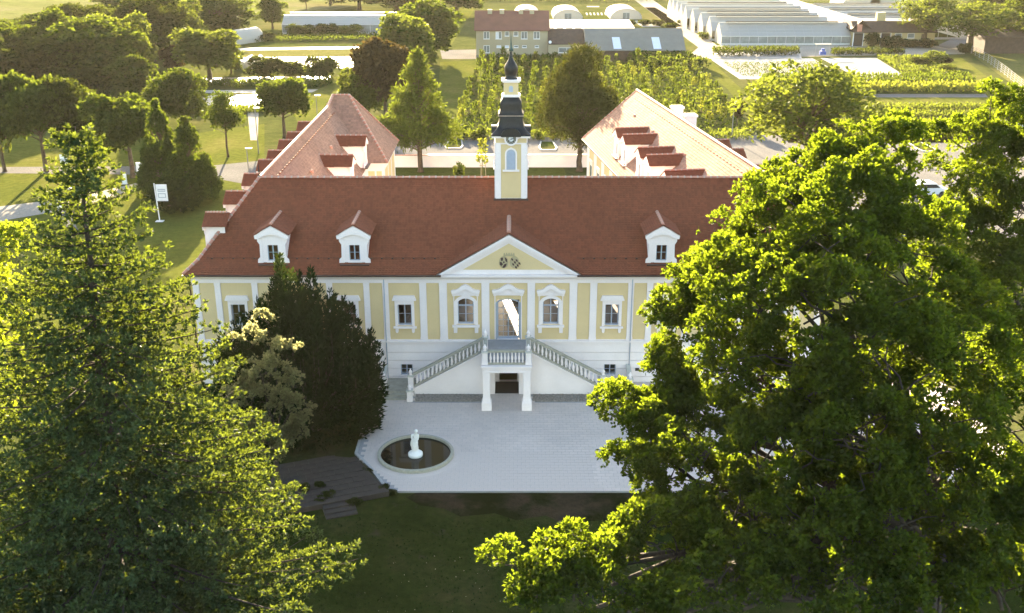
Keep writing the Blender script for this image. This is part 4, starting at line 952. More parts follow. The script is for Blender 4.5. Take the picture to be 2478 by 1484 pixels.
def proto_tree(name, leaf, H=10., cr=4., cz=6.2, ch=3.9, n_lobes=34, leaves=9000, L=.50, w=.34, seed=1, shape='round', trunk=.26, bark='bark', clear=2.2, inner=.15):
    r = np.random.default_rng(seed); random.seed(seed)
    root = empty(name); tb = MB()
    tb.tube([(0, 0, -.1), (0, 0, .3), (.05, .03, clear * .6), (0, 0, clear), (0, 0, cz)], [trunk * 1.6, trunk * 1.1, trunk, trunk * .9, trunk * .4], 8)
    cents = []
    for i in range(n_lobes):
        d = sphere_pts(1, r)[0]
        if shape == 'cone':
            t = r.uniform(0, 1) ** .8; z = clear * .4 + (H - clear * .4) * t; rad = cr * (1 - t) ** .75; a = r.uniform(0, 6.283)
            cents.append((rad * .85 * math.cos(a), rad * .85 * math.sin(a), z * .97, max(.45, cr * .30 * (1.15 - t))))
        elif shape == 'airy':
            t = i / n_lobes; z = clear + (H - clear) * t; rad = cr * min(1, 1.25 * (1.02 - t)) ** 1.1 * r.uniform(.4, 1.0); a = r.uniform(0, 6.283)
            cents.append((rad * math.cos(a), rad * math.sin(a), z - .1 * rad, cr * .28 * (1.15 - .8 * t)))
        else:
            q = r.uniform(.45, 1.08); rz = ch * (.8 if d[2] < 0 else 1)
            sq = 1.0 if shape == 'round' else (1 - .35 * max(0, d[2]))
            cents.append((d[0] * cr * q * sq * .82, d[1] * cr * q * sq * .82, cz + d[2] * rz * q * .82, cr * r.uniform(.17, .46)))
    vs = []; tot = sum(c[3] ** 2 for c in cents)
    for (x, y, z, rad) in cents:
        limb(tb, (0, 0, min(z * .75, cz)), (x, y, z), trunk * .3, .03, .06, 3, 4)
        m = int(leaves * rad * rad / tot / 4) + 3
        t = sphere_pts(m, r); t[:, 2] = np.where(t[:, 2] < -.5, -t[:, 2], t[:, 2])
        pos = np.array([x, y, z]) + t * rad * r.uniform(.75, 1.1, (m, 1)) * np.array([1, 1, .8 if shape != 'airy' else .45])
        vs.append(tufts(pos, t + np.array([x, y, z - cz]) / max(cr, 1) * .6 + np.array([0, 0, .3]), 4, L, w, .6, r))
    tb.build('trunk', bark, root, True)
    link('crown', npmesh('crown', np.concatenate(vs), 4, leaf), root)
    return root
protos = {
    'round': proto_tree('broadleaf_tree', 'bgleaf', seed=3),
    'round2': proto_tree('broadleaf_tree', 'bgdark', seed=4, cr=4.2, cz=5.8, n_lobes=40),
    'full': proto_tree('broadleaf_tree', 'bgleaf', seed=33, cr=4.4, cz=5.2, ch=5.2, n_lobes=52, leaves=12000, clear=1.2),
    'full2': proto_tree('broadleaf_tree', 'bgdark', seed=34, cr=4.4, cz=5.2, ch=5.2, n_lobes=52, leaves=12000, clear=1.2),
    'light': proto_tree('broadleaf_tree', 'bglight', seed=5, n_lobes=48, cr=3.9, cz=5.4, ch=5.0, shape='oval', leaves=10000, clear=1.2),
    'tall': proto_tree('broadleaf_tree', 'bgleaf', seed=6, cr=3.4, cz=5.2, ch=5.2, shape='oval', n_lobes=44, clear=1.0),
    'copper': proto_tree('copper_tree', 'copperleaf', seed=8, cr=3.6, cz=5.9, ch=4.2, n_lobes=34, clear=1.5),
    'cone': proto_tree('conical_tree', 'bgleaf', seed=9, shape='cone', cr=3.6, clear=.8, n_lobes=80, leaves=12000, L=.40, w=.26),
    'larch': proto_tree('larch_tree', 'larch', seed=10, shape='airy', cr=3.2, clear=2.6, n_lobes=120, leaves=9000, L=.50, w=.12, bark='bark', trunk=.22),
    'pine': proto_tree('pine_tree', 'pine', seed=12, shape='oval', cr=3.6, cz=5.6, ch=5.0, n_lobes=80, leaves=15000, L=.46, w=.13, bark='bark', clear=1.4),
    'shrub': proto_tree('shrub', 'bgdark', seed=13, H=3, cr=1.6, cz=1.1, ch=1.3, n_lobes=22, leaves=2600, L=.30, w=.20, clear=.4, trunk=.06),
    'shrub2': proto_tree('shrub', 'bglight', seed=14, H=3, cr=1.6, cz=1.1, ch=1.3, n_lobes=20, leaves=2200, L=.30, w=.18, clear=.4, trunk=.06),
    'open': proto_tree('broadleaf_tree', 'bglight', seed=15, cr=4.6, cz=6.3, ch=3.9, n_lobes=40, leaves=6500, shape='round', L=.40, w=.24, clear=2.6, trunk=.30),
    'thin': proto_tree('broadleaf_tree', 'bgleaf', seed=16, cr=3.0, cz=6.4, ch=3.6, n_lobes=30, leaves=3600, shape='oval', L=.40, w=.25, clear=2.8, trunk=.16),
}
PT, PR = {}, {}
for k_, p_ in protos.items():
    me_ = [c for c in p_.children if c.name.startswith('crown')][0].data
    co = np.empty(len(me_.vertices) * 3, np.float32); me_.vertices.foreach_get('co', co); co = co.reshape(-1, 3)
    PT[k_] = float(np.percentile(co[:, 2], 99.3)); PR[k_] = float(np.percentile(np.abs(co[:, 0]), 97.5))
used = set()
def plant(kind, px, base, top, hw, label, cat='tree', name=None, group=None):
    x, y = G(px, base); zt = FY(px, top, y)[1]
    sc = 2500. / ((y - CAMY) * _c + (CAMZ) * _s)
    sz = zt / PT[kind]; sx = hw / sc / PR[kind]
    p = protos[kind]; rz = random.uniform(0, 6.28)
    if kind not in used:
        used.add(kind); p.location = (x, y, 0); p.rotation_euler = (0, 0, rz); p.scale = (sx, sx, sz); o = p
    else: o = copy_tree(p, (x, y, 0), rz, (sx, sx, sz))
    tag(o, label, cat, group)
    if name: o.name = name
    return o

# ------------------------------------------------------------------ trees of the background
for a in [
    ('round', 60, 216, 58, 80, 'big round green tree at the wood edge, left of all, above the avenue trees'),
    ('full2', -45, 240, 85, 96, 'dark broad tree cut by the left picture edge, in the wood'),
    ('tall', 150, 205, 30, 66, 'tall green tree in the wood right of the big round one'),
    ('full', 235, 222, 52, 93, 'wide full-crowned tree at the right front of the wood'),
    ('light', 300, 205, 38, 58, 'lighter green tree on the right corner of the wood'),
    ('full2', 205, 135, 12, 79, 'dark tree high in the wood below the pale field'),
    ('tall', 105, 120, 34, 50, 'small dark-topped tree at the back of the wood by the field'),
    ('full', 15, 130, 52, 66, 'round tree at the far left back of the wood'),
    ('full2', 370, 150, -8, 86, 'big dark tree between the wood and the round lawn tree'),
    ('light', 435, 118, 2, 46, 'green tree beside the big dark one at the top edge'),
    ('tall', 290, 60, -30, 50, 'dark tree at the top edge in front of the left field'),
    ('full', 525, 88, -12, 69, 'broad green tree left of the long greenhouse'),
    ('tall', 660, 70, -6, 30, 'slim dark tree touching the left end of the greenhouse'),
    ('thin', 742, 30, -25, 22, 'lone small tree on the field behind the greenhouse'),
    ('light', 508, 190, 74, 66, 'dome-shaped bright green tree below the small tunnel'),
    ('tall', 560, 178, 125, 26, 'small pointed tree leaning on the dome-shaped tree'),
    ('copper', 420, 190, 113, 27, 'small brownish round tree left of the dome-shaped tree'),
    ('tall', 330, 252, 138, 48, 'upright oval tree behind the avenue, right of the wood'),
    ('full', 445, 305, 172, 55, 'full green tree above the twin conical trees'),
    ('light', 395, 295, 210, 34, 'pale side tree left of the full green one above the conical trees'),
    ('round2', 12, 416, 200, 62, 'avenue tree with thick trunk nearest the left edge'),
    ('round', 112, 416, 187, 64, 'avenue tree with thick trunk casting a long shadow on the lawn'),
    ('round2', 195, 408, 193, 72, 'wide avenue tree in the middle of the row'),
    ('round', 322, 430, 233, 74, 'avenue tree with forked trunk behind the white sign posts'),
    ('cone', 402, 470, 248, 54, 'taller of the twin conical trees beside the drive'),
    ('cone', 468, 485, 288, 62, 'shorter right-hand twin conical tree beside the drive'),
    ('thin', 552, 380, 224, 44, 'thin young tree at the bend of the road'),
    ('round', 689, 334, 192, 52, 'dense dark tree with bare trunk left of the wing roof'),
    ('full2', 870, 26, -70, 84, 'dark tree directly behind the greenhouse ridge'),
    ('full', 960, 26, -70, 90, 'dark tree behind the right end of the greenhouse'),
    ('tall', 1105, 40, -70, 60, 'dark tall tree at the top edge by the grass track'),
    ('full2', 800, 10, -60, 60, 'dark rounded tree behind the left half of the greenhouse'),
    ('full', 1040, 150, 6, 67, 'bright-edged tree at the right end of the greenhouse'),
    ('light', 985, 200, 42, 64, 'loose yellow-green tree in front of the greenhouse end'),
    ('copper', 935, 305, 100, 66, 'dark copper-brown tree behind the larch'),
    ('light', 885, 300, 163, 56, 'grey-green loose tree behind the left wing roof'),
    ('larch', 1018, 416, 128, 82, 'airy yellow-green larch with bare trunk inside the courtyard wall'),
    ('pine', 1402, 414, 116, 88, 'big dark olive pine at the courtyard wall between tower and right wing'),
    ('open', 1945, 452, 158, 138, 'spreading sunlit tree behind the roof end of the right wing'),
    ('copper', 1783, 306, 244, 17, 'tiny dark-red ball tree on the grass way'),
    ('open', 2235, 112, -14, 62, 'open tree behind the yellow nursery building'),
    ('open', 2345, 126, 8, 92, 'wide open tree with pale trunk beside the gravel yard'),
    ('full', 2478, 120, -15, 62, 'green tree at the upper right corner by the dark shed'),
    ('full2', 2420, 40, -40, 60, 'dark tree at the top edge near the right corner'),
    ('tall', 2100, 4, -50, 50, 'tree behind the white domes at the top edge'),
]: plant(*a)
for k, (px, py, tp, hw_) in enumerate(((-80, 150, 60, 70), (40, 175, 75, 66), (110, 175, 60, 66), (185, 180, 50, 66), (270, 170, 55, 60), (330, 175, 75, 50), (0, 205, 105, 70), (120, 215, 95, 70), (190, 225, 105, 62), (290, 228, 110, 52), (60, 105, 48, 60), (150, 95, 32, 60), (245, 105, 25, 55), (340, 110, 10, 50), (-90, 220, 90, 70), (-20, 160, 70, 60))):
    plant('full' if k % 2 else 'full2', px, py, tp, hw_, 'leafy tree packed inside the dense wood at the upper left', group='trees packed in the wood')
for a in [
    ('shrub', 440, 512, 432, 54, 'dark spreading shrub below the twin conical trees'),
    ('shrub', 640, 187, 138, 36, 'dark bushy shrub at the left end of the shrub row by the fleece bed'),
    ('shrub', 703, 184, 150, 30, 'low dark shrub in the middle of the shrub row'),
    ('shrub', 775, 190, 138, 34, 'rounded dark shrub near the right end of the shrub row'),
    ('shrub2', 740, 186, 158, 18, 'small light shrub between two dark ones in the shrub row'),
    ('shrub', 742, 88, 62, 24, 'shrub before the left part of the long greenhouse'),
    ('shrub', 790, 86, 58, 26, 'shrub before the middle of the long greenhouse'),
    ('shrub2', 712, 88, 58, 18, 'light shrub at the left corner of the long greenhouse'),
    ('shrub2', 850, 86, 60, 30, 'light shrub before the right part of the long greenhouse'),
    ('shrub2', 590, 100, 80, 22, 'bush beside the small arched tunnel'),
    ('shrub', 640, 98, 78, 26, 'bush between the small tunnel and the long greenhouse'),
    ('shrub', 2112, 114, 80, 15, 'tall shrub covering the left door of the yellow building'),
    ('shrub', 2160, 114, 88, 22, 'dark shrub by the middle door of the yellow building'),
    ('shrub', 2200, 115, 96, 20, 'low shrub under the windows of the yellow building'),
    ('shrub', 2240, 115, 94, 20, 'shrub at the right corner of the yellow building'),
    ('shrub', 2335, 128, 106, 16, 'round shrub at the foot of the pale tree trunk'),
    ('shrub2', 2262, 158, 124, 26, 'large yellow-green shrub in the show garden'),
    ('copper', 2295, 160, 140, 9, 'tiny dark-red shrub right of the large yellow-green one'),
    ('shrub', 2222, 160, 138, 22, 'grey-green mounded shrub in the show garden'),
    ('shrub2', 2220, 188, 166, 24, 'pale grassy clump at the front of the show garden'),
    ('shrub2', 2290, 175, 155, 22, 'yellow low bush in the middle of the show garden'),
    ('shrub', 2180, 150, 140, 20, 'clipped dark hedge block in the show garden'),
    ('shrub2', 2178, 158, 148, 22, 'clipped bright hedge block in the show garden'),
    ('shrub', 2310, 192, 172, 22, 'brownish bush at the lower edge of the show garden'),
    ('shrub', 1660, 60, 40, 14, 'small bush beside the stepped glasshouses'),
    ('shrub2', 1700, 95, 78, 14, 'bush at the near corner of the stepped glasshouses'),
    ('shrub2', 1110, 432, 395, 14, 'small bush at the courtyard lawn near the tower'),
    ('shrub2', 1165, 340, 305, 12, 'bright bush at the road edge left of the tower'),
]: plant(*a, cat='shrub')
for kx, (px, py) in enumerate(((1120, 338), (1150, 338), (1255, 338), (1300, 338), (1085, 330))):
    plant('shrub2' if kx % 2 else 'shrub', px, py, py - 22, 11, 'small bush in the verge between road and nursery rows', 'shrub', group='verge bushes by the road')
for kx, px in enumerate((1520, 1560, 1590, 1625, 1680, 1625 + 90)):
    plant('shrub', px, 62 if px < 1620 else 70, (62 if px < 1620 else 70) - 14, 14, 'low bush along the track to the stepped glasshouses', 'shrub', group='bushes along the track')

# nursery stock: one loop of copies
def sapling(seed, leaf, H, rad, n, name='nursery_tree'):
    r = np.random.default_rng(seed); z = r.uniform(.25, 1, n) ** .8 * H; a = r.uniform(0, 6.283, n)
    rr = rad * (1.05 - z / H * .75) * r.uniform(.2, 1, n) ** .5
    pos = np.stack([rr * np.cos(a), rr * np.sin(a), z], 1)
    v = kites(pos, np.stack([np.cos(a), np.sin(a), np.full(n, .9)], 1) + r.normal(size=(n, 3)) * .5, r.uniform(.3, .5, n), r.uniform(.18, .3, n), r)
    st_ = np.array([[-.05, 0, 0], [.05, 0, 0], [.03, 0, H * .8], [-.03, 0, H * .8], [0, -.05, 0], [0, .05, 0], [0, .03, H * .8], [0, -.03, H * .8]])
    return npmesh(name, np.concatenate([v, st_]), 4, leaf)
saps = [sapling(21, 'bglight', 2.6, .42, 100), sapling(22, 'bgleaf', 3.0, .38, 100), sapling(23, 'bglight', 2.0, .55, 100), sapling(24, 'bgleaf', 2.4, .48, 100), sapling(25, 'yellowleaf', 1.7, .45, 80), sapling(26, 'bgdark', 2.8, .32, 90)]
cnt = 0
rows = [(300, 1.0), (287, 1.0), (274, 1.0), (262, 1.0), (250, 1.0), (238, 1.0), (226, 1.0), (214, 1.0), (203, 1.05), (193, 1.05), (183, 1.1), (174, 1.1), (166, 1.1)]
for ri, (py, sc) in enumerate(rows):
    t = (py - 150) / 165.; xa, xb = 1165 - 75 * t, 1665 + 150 * t
    n = 21
    for k in range(n):
        px = xa + (xb - xa) * (k + random.uniform(.38, .62)) / n
        if random.random() < .05: continue
        x, y = G(px, py + random.uniform(-.6, .6)); q = saps[random.choice([0, 0, 1, 1, 2, 3, 3, 4, 5])]
        o = link('nursery_tree', q, None, (x, y, 0), (0, 0, random.uniform(0, 6.28)), None); f = random.uniform(.75, 1.15) * sc; o.scale = (f, f, f * random.uniform(.85, 1.15))
        tag(o, 'young leafy tree standing in the dense nursery rows behind the palace', 'young tree', 'young trees in the nursery rows'); cnt += 1
def strip_plants(name, label, poly, n, leaf, L, w, h, cat='plants', up=.9, px=True, seed=5):
    r = np.random.default_rng(seed); P = [G(*p) for p in poly] if px else poly; pts = []
    xs = [p[0] for p in P]; ys = [p[1] for p in P]
    while len(pts) < n:
        q = (r.uniform(min(xs), max(xs)), r.uniform(min(ys), max(ys)))
        if inside(q, P): pts.append(q)
    pts = np.array(pts); z = r.uniform(0, 1, n) ** .7 * h
    base = np.column_stack([pts, z]); d = r.normal(size=(n, 3)) * .6 + np.array([0, 0, up])
    return tag(link(name, npmesh(name, kites(base, d, r.uniform(.6, 1.3, n) * L, r.uniform(.7, 1.2, n) * w, r), 4, leaf)), label, cat, kind='stuff')
strip_plants('undergrowth', 'green weeds and low plants between the nursery trees', [(1180, 152), (1660, 150), (1825, 312), (1095, 316)], 11000, 'bgleaf', .4, .2, .35, seed=6)
strip_plants('undergrowth', 'tall rough grass in front of the beige house', [(1175, 143), (1420, 143), (1440, 168), (1165, 172)], 5000, 'bgleaf', .55, .25, .8, seed=7)
strip_plants('hedge_row', 'dark leafy hedge rows in front of the barn', [(1520, 150), (1655, 150), (1720, 172), (1540, 172)], 3000, 'bgleaf', .55, .4, 2.0, seed=8)
strip_plants('crop_row', 'grey-green bushy crop row at the far side of the striped plot', [(1840, 196), (2340, 194), (2362, 212), (1840, 214)], 5200, 'bgleaf', .5, .3, 1.3, seed=9)
strip_plants('crop_row', 'bright yellow-green crop row crossing the striped plot', [(1850, 217), (2380, 215), (2390, 226), (1850, 228)], 3200, 'yellowleaf', .5, .4, 1.2, seed=10)
strip_plants('crop_row', 'green grass row in the middle of the striped plot', [(1860, 264), (2410, 264), (2415, 274), (1865, 274)], 3200, 'bglight', .45, .25, .8, seed=12)
strip_plants('crop_row', 'low green row above the mown part of the striped plot', [(1880, 277), (2430, 277), (2438, 288), (1885, 288)], 3000, 'bglight', .4, .2, .6, seed=13)
strip_plants('crop_row', 'thin green row at the near side of the striped plot', [(1890, 324), (2460, 324), (2470, 336), (1890, 336)], 3000, 'bglight', .4, .2, .5, seed=14)
strip_plants('dry_grass', 'mown pale grass in windrows on the striped plot', [(1870, 292), (2440, 292), (2455, 322), (1880, 322)], 6000, 'yellowleaf', .4, .08, .25, seed=15)
strip_plants('verge_grass', 'rough verge of grass along the far road side', [(1000, 326), (1800, 322), (1815, 342), (990, 342)], 5000, 'bglight', .4, .2, .6, seed=16)
strip_plants('potted_plants', 'rows of dark potted conifers by the glasshouse', [(1725, 129), (1930, 127), (1935, 136), (1725, 138)], 2600, 'bgdark', .5, .25, 1.3, seed=17)
strip_plants('low_hedge', 'low dark hedge along the gravel road before the yellow building', [(2010, 128), (2180, 127), (2190, 135), (2015, 136)], 1800, 'bgdark', .45, .3, 1.0, seed=18)
strip_plants('crop_row', 'low green plants in the strip before the left tree', [(420, 207), (810, 204), (780, 214), (420, 215)], 2600, 'bgleaf', .5, .3, .9, seed=19)
strip_plants('show_garden_plants', 'mixed low plants filling the show garden', [(2120, 142), (2250, 141), (2325, 198), (2215, 194)], 4200, 'bglight', .45, .25, .6, seed=20)
strip_plants('undergrowth', 'dark rough growth along the foot of the long greenhouse', [(600, 92), (960, 86), (960, 100), (580, 104)], 4000, 'bgleaf', .5, .25, .8, seed=31)
strip_plants('undergrowth', 'dark undergrowth along the foot of the wood', [(-60, 215), (360, 190), (420, 200), (380, 235), (-60, 262)], 6000, 'bgdark', .6, .3, 1.4, seed=32)
strip_plants('crop_row', 'low grass and herbs at the edge of the bright bed left of the road', [(470, 265), (640, 262), (640, 275), (470, 280)], 2000, 'bglight', .4, .2, .5, seed=33)
strip_plants('hedge_row', 'green scrub at the far end behind the tunnels', [(1150, 6), (1600, 4), (1640, -20), (1150, -20)], 5200, 'bglight', .9, .5, 2.0, seed=34)
strip_plants('pot_rows', 'small dark pots set out in rows on the pale sheet', [(1745, 152), (1975, 151), (2040, 186), (1800, 187)], 2600, 'bgdark', .28, .16, .22, seed=35)

# ------------------------------------------------------------------ buildings beyond
def gable(mb, x0, x1, y0, y1, ze, zr, over=.3, t=.12, mi=0, yr=None):      # ridge along x
    ym = (y0 + y1) / 2 if yr is None else yr
    k0 = (zr - ze) / (ym - y0); k1 = (zr - ze) / (y1 - ym)
    mb.prism([(y0 - over, ze - over * k0), (ym, zr), (y1 + over, ze - over * k1), (y1 + over, ze - over * k1 + t), (ym, zr + t), (y0 - over, ze - over * k0 + t)],
             lambda p: (x0 - over, p[0], p[1]), lambda p: (x1 + over, p[0], p[1]), mi)
def wpx(zx, y): return FY(1123.75 + zx * .2194, 100, y)[0]
hs = tag(empty('dwelling_house', (0, 153.3, 0)), 'two-storey beige house with brown-red roof and white windows', 'house')
HY = 153.3; hx0, hx1 = -6.9, 7.3
ez = FY(1240, 72, HY)[1]; rz_ = FY(1240, 27, HY + 4.6)[1]
MB().box(hx0, hx1, 0, 9.2, 0, ez).prism([(0, ez), (9.2, ez), (4.6, rz_)], lambda p: (hx0 + .05, p[0], p[1]), lambda p: (hx1 - .05, p[0], p[1])).build('wall', 'housewall', hs)
rb = MB(); gable(rb, hx0, hx1, 0, 9.2, ez, rz_, .35); hr = rb.build('roof', 'houseroof', hs)
for x in (-4.2, -1.8, 2.0, 4.2): MB().box(x - .45, x + .45, 3.6, 4.5, rz_ - .5, rz_ + .35).build('chimney', 'housewall', hr)
MB().box(hx0 - .03, hx1 + .03, -.03, -.001, 0, .55).build('plinth', 'fibre', hs)
def small_window(parent, xc, z0, z1, hw, y=0, shut=False, cols=2):
    w = MB().ring([(xc - hw + .08, z0 + .08), (xc - hw + .08, z1 - .08), (xc + hw - .08, z1 - .08), (xc + hw - .08, z0 + .08)], [(xc - hw, z0), (xc - hw, z1), (xc + hw, z1), (xc + hw, z0)], y - .06, y - .002, closed=True)
    if cols > 1: w.box(xc - .04, xc + .04, y - .055, y - .003, z0 + .08, z1 - .08)
    w.box(xc - hw - .06, xc + hw + .06, y - .12, y - .002, z0 - .08, z0 - .001)
    w = w.build('window', 'framewhite', parent)
    for c in range(cols):
        a = xc - hw + .08 + (2 * hw - .16) * c / cols; b_ = a + (2 * hw - .16) / cols
        MB().box(a, b_, y - .03, y - .012, z0 + .08, z1 - .08).build('pane', 'skylight' if shut and c == 0 else 'clearpane', w)
uz0, uz1 = FY(1240, 94.5, HY)[1], FY(1240, 76.5, HY)[1]
for zx, hw_, sh, small in ((245, .58, 0, 0), (378, .60, 1, 0), (470, .42, 0, 1), (568, .45, 0, 1), (660, .62, 0, 0), (797, .62, 0, 0)):
    small_window(hs, wpx(zx, HY), uz0 + (.55 if small else 0), uz1, hw_, shut=sh, cols=1 if small else 2)
lz0, lz1 = FY(1240, 128, HY)[1], FY(1240, 111, HY)[1]
for zx, hw_, small in ((245, .6, 0), (380, .45, 1), (470, .4, 1), (570, .45, 1), (662, .45, 1), (800, .4, 1)):
    small_window(hs, wpx(zx, HY), lz0 + (1.0 if small else 0), lz1 + .08, hw_, cols=1 if small else 2, shut=zx < 500 and small)
for zx in (245, 380, 570, 662): MB().box(wpx(zx, HY) - .25, wpx(zx, HY) + .25, -.05, -.031, .16, .40).build('cellar_window', 'framewhite', hs)
MB().tube([(hx1 + .05, -.1, ez), (hx1 + .05, -.1, .1)], .06, 6).build('downpipe', 'gutter', hs)
lk = tag(empty('link_building', (0, 151.5, 0)), 'low link with dark sloping roof between the beige house and the barn', 'building')
ez = FY(1370, 107, 151.5)[1]; rr_ = FY(1370, 72, 156)[1]
MB().box(7.36, 14.6, 0, 8, 0, ez).build('wall', 'housewall', lk)
MB().prism([(-.3, ez - .05), (4.5, rr_), (9.2, ez), (9.2, ez + .1), (4.5, rr_ + .12), (-.3, ez + .07)], lambda p: (7.4, p[0], p[1]), lambda p: (14.5, p[0], p[1])).build('roof', 'boards', lk)
small_window(lk, 11.0, 1.2, 2.2, 1.6, cols=2); MB().box(8.0, 12.5, -1.1, -.002, .75, .9).build('porch_roof', 'fibre', lk)
MB().lathe([(.3, 0), (.3, .05), (.05, .08)], 12).build('satellite_dish', 'signwhite', lk, loc=(7.7, -.2, ez + .4), rot=(R(80), 0, 0))
br = tag(empty('barn', (0, 147, 0)), 'dark boarded barn with grey sheet roof and two skylights', 'barn')
ez = FY(1530, 121, 147)[1]; rr_ = FY(1530, 70, 153)[1]
bb = MB().box(14.7, 33.4, 0, 12, 0, ez - .05); bb.prism([(0, ez - .05), (12, ez - .05), (6, rr_ - .05)], lambda p: (14.75, p[0], p[1]), lambda p: (33.35, p[0], p[1])); bb.build('wall', 'boards', br)
for k in range(46): MB().box(14.72 + k * .406, 14.72 + k * .406 + .36, -.03, -.001, 0, ez - .35).build('wall_board', 'boards', br)
rb = MB(); gable(rb, 14.7, 33.4, 0, 12, ez, rr_, .3); brf = rb.build('roof', 'fibre', br)
kk = (rr_ - ez) / 6.
for x in (20.6, 28.3):
    MB().add([(x - .75, .1, ez + .1 * kk + .13), (x + .75, .1, ez + .1 * kk + .13), (x + .6, 3.4, ez + 3.4 * kk + .13), (x - .9, 3.4, ez + 3.4 * kk + .13)], [(0, 1, 2, 3)]).build('skylight', 'skylight', brf)
MB().tube([(24.3, -.12, ez), (24.3, -.12, 0)], .06, 6).build('downpipe', 'alu', br)
ln = tag(empty('lean_to_shed', (0, 185, 0)), 'long low shed roof with white panels behind the link building', 'shed')
MB().box(8, 28, 0, 13, 0, 2.4).build('wall', 'boards', ln)
MB().prism([(-.3, 2.45), (13.3, 3.2), (13.3, 3.3), (-.3, 2.55)], lambda p: (7.8, p[0], p[1]), lambda p: (28.2, p[0], p[1])).build('roof', 'fibre', ln)
for k in range(4): MB().prism([(.2, 2.60), (11.8, 3.29), (11.8, 3.33), (.2, 2.64)], lambda p: (8.2 + k * 2.1, p[0], p[1]), lambda p: (9.7 + k * 2.1, p[0], p[1])).build('roof_panel', 'fleece', ln)

def tunnel(label, x0, x1, y0, y1, h, name='polytunnel', door=True, rz=0.0):
    c = (x0 + x1) / 2; hw = (x1 - x0) / 2
    t = tag(empty(name, (c, y0, 0), rz), label, 'tunnel', 'arched white film tunnels'); n = 12; dl = y1 - y0
    arc = [(-hw * math.cos(math.pi * k / n), h * math.sin(math.pi * k / n) ** .8) for k in range(n + 1)]
    b = MB(); seg_n = max(3, int(dl / 2)); vs = []
    for j in range(seg_n + 1):
        for p in arc: vs.append((p[0], dl * j / seg_n, p[1] - (.05 if j % 2 else 0)))
    b.add(vs, [(j * (n + 1) + k, j * (n + 1) + k + 1, (j + 1) * (n + 1) + k + 1, (j + 1) * (n + 1) + k) for j in range(seg_n) for k in range(n)])
    b.build('film', 'film', t, True)
    for ye in (.06, dl - .06): MB().add([(p[0] * .99, ye, p[1] * .99) for p in arc], [tuple(range(n + 1))]).build('end_wall', 'film', t)
    b = MB(); b.tube([(p[0], -.02, p[1]) for p in arc], .07, 5); b.build('hoop', 'alu', t)
    if door:
        d_ = MB().box(-.9, .9, .0, .05, 0, h * .62).build('door', 'clearpane', t); MB().box(-.05, .05, -.03, -.001, 0, h * .62).box(-.95, .95, -.03, -.001, h * .62, h * .66).build('door_frame', 'alu', d_)
    return t
for (a, b_, py, ap, lab, dl) in ((1243, 1308, 48, 22, 'white tunnel half hidden behind the red-roofed house', 16), (1339, 1410, 48, 24, 'white tunnel with open door left of the square bed', 18), (1477, 1553, 47, 22, 'white tunnel with open door beside the track', 18)):
    x0, y = G(a, py); x1, _ = G(b_, py); tunnel(lab, x0, x1, y, y + dl, FY((a + b_) / 2, ap, y)[1])
x0, y = G(540, 108); x1, _ = G(572, 104); tunnel('small grey arched tunnel in the scrub by the dome tree', x0 - 1, x1 + 1.5, y, y + 9, 3.0, door=False, rz=R(-28))
for px, lab in ((2085, 'left white dome roof behind the nursery glasshouses'), (2150, 'right smaller white dome roof behind the nursery glasshouses')):
    x, y = G(px, 16); tunnel(lab, x - 6, x + 6, y, y + 14, 4.2, door=False)
for px, k, lab in ((582, 0, 'left of two low film hoops by the fleece bed'), (604, 1, 'right of two low film hoops by the fleece bed')):
    x, y = G(px, 168); tunnel(lab, x - 1.0, x + 1.0, y, y + 9, 1.5, name='film_hoop', door=False)

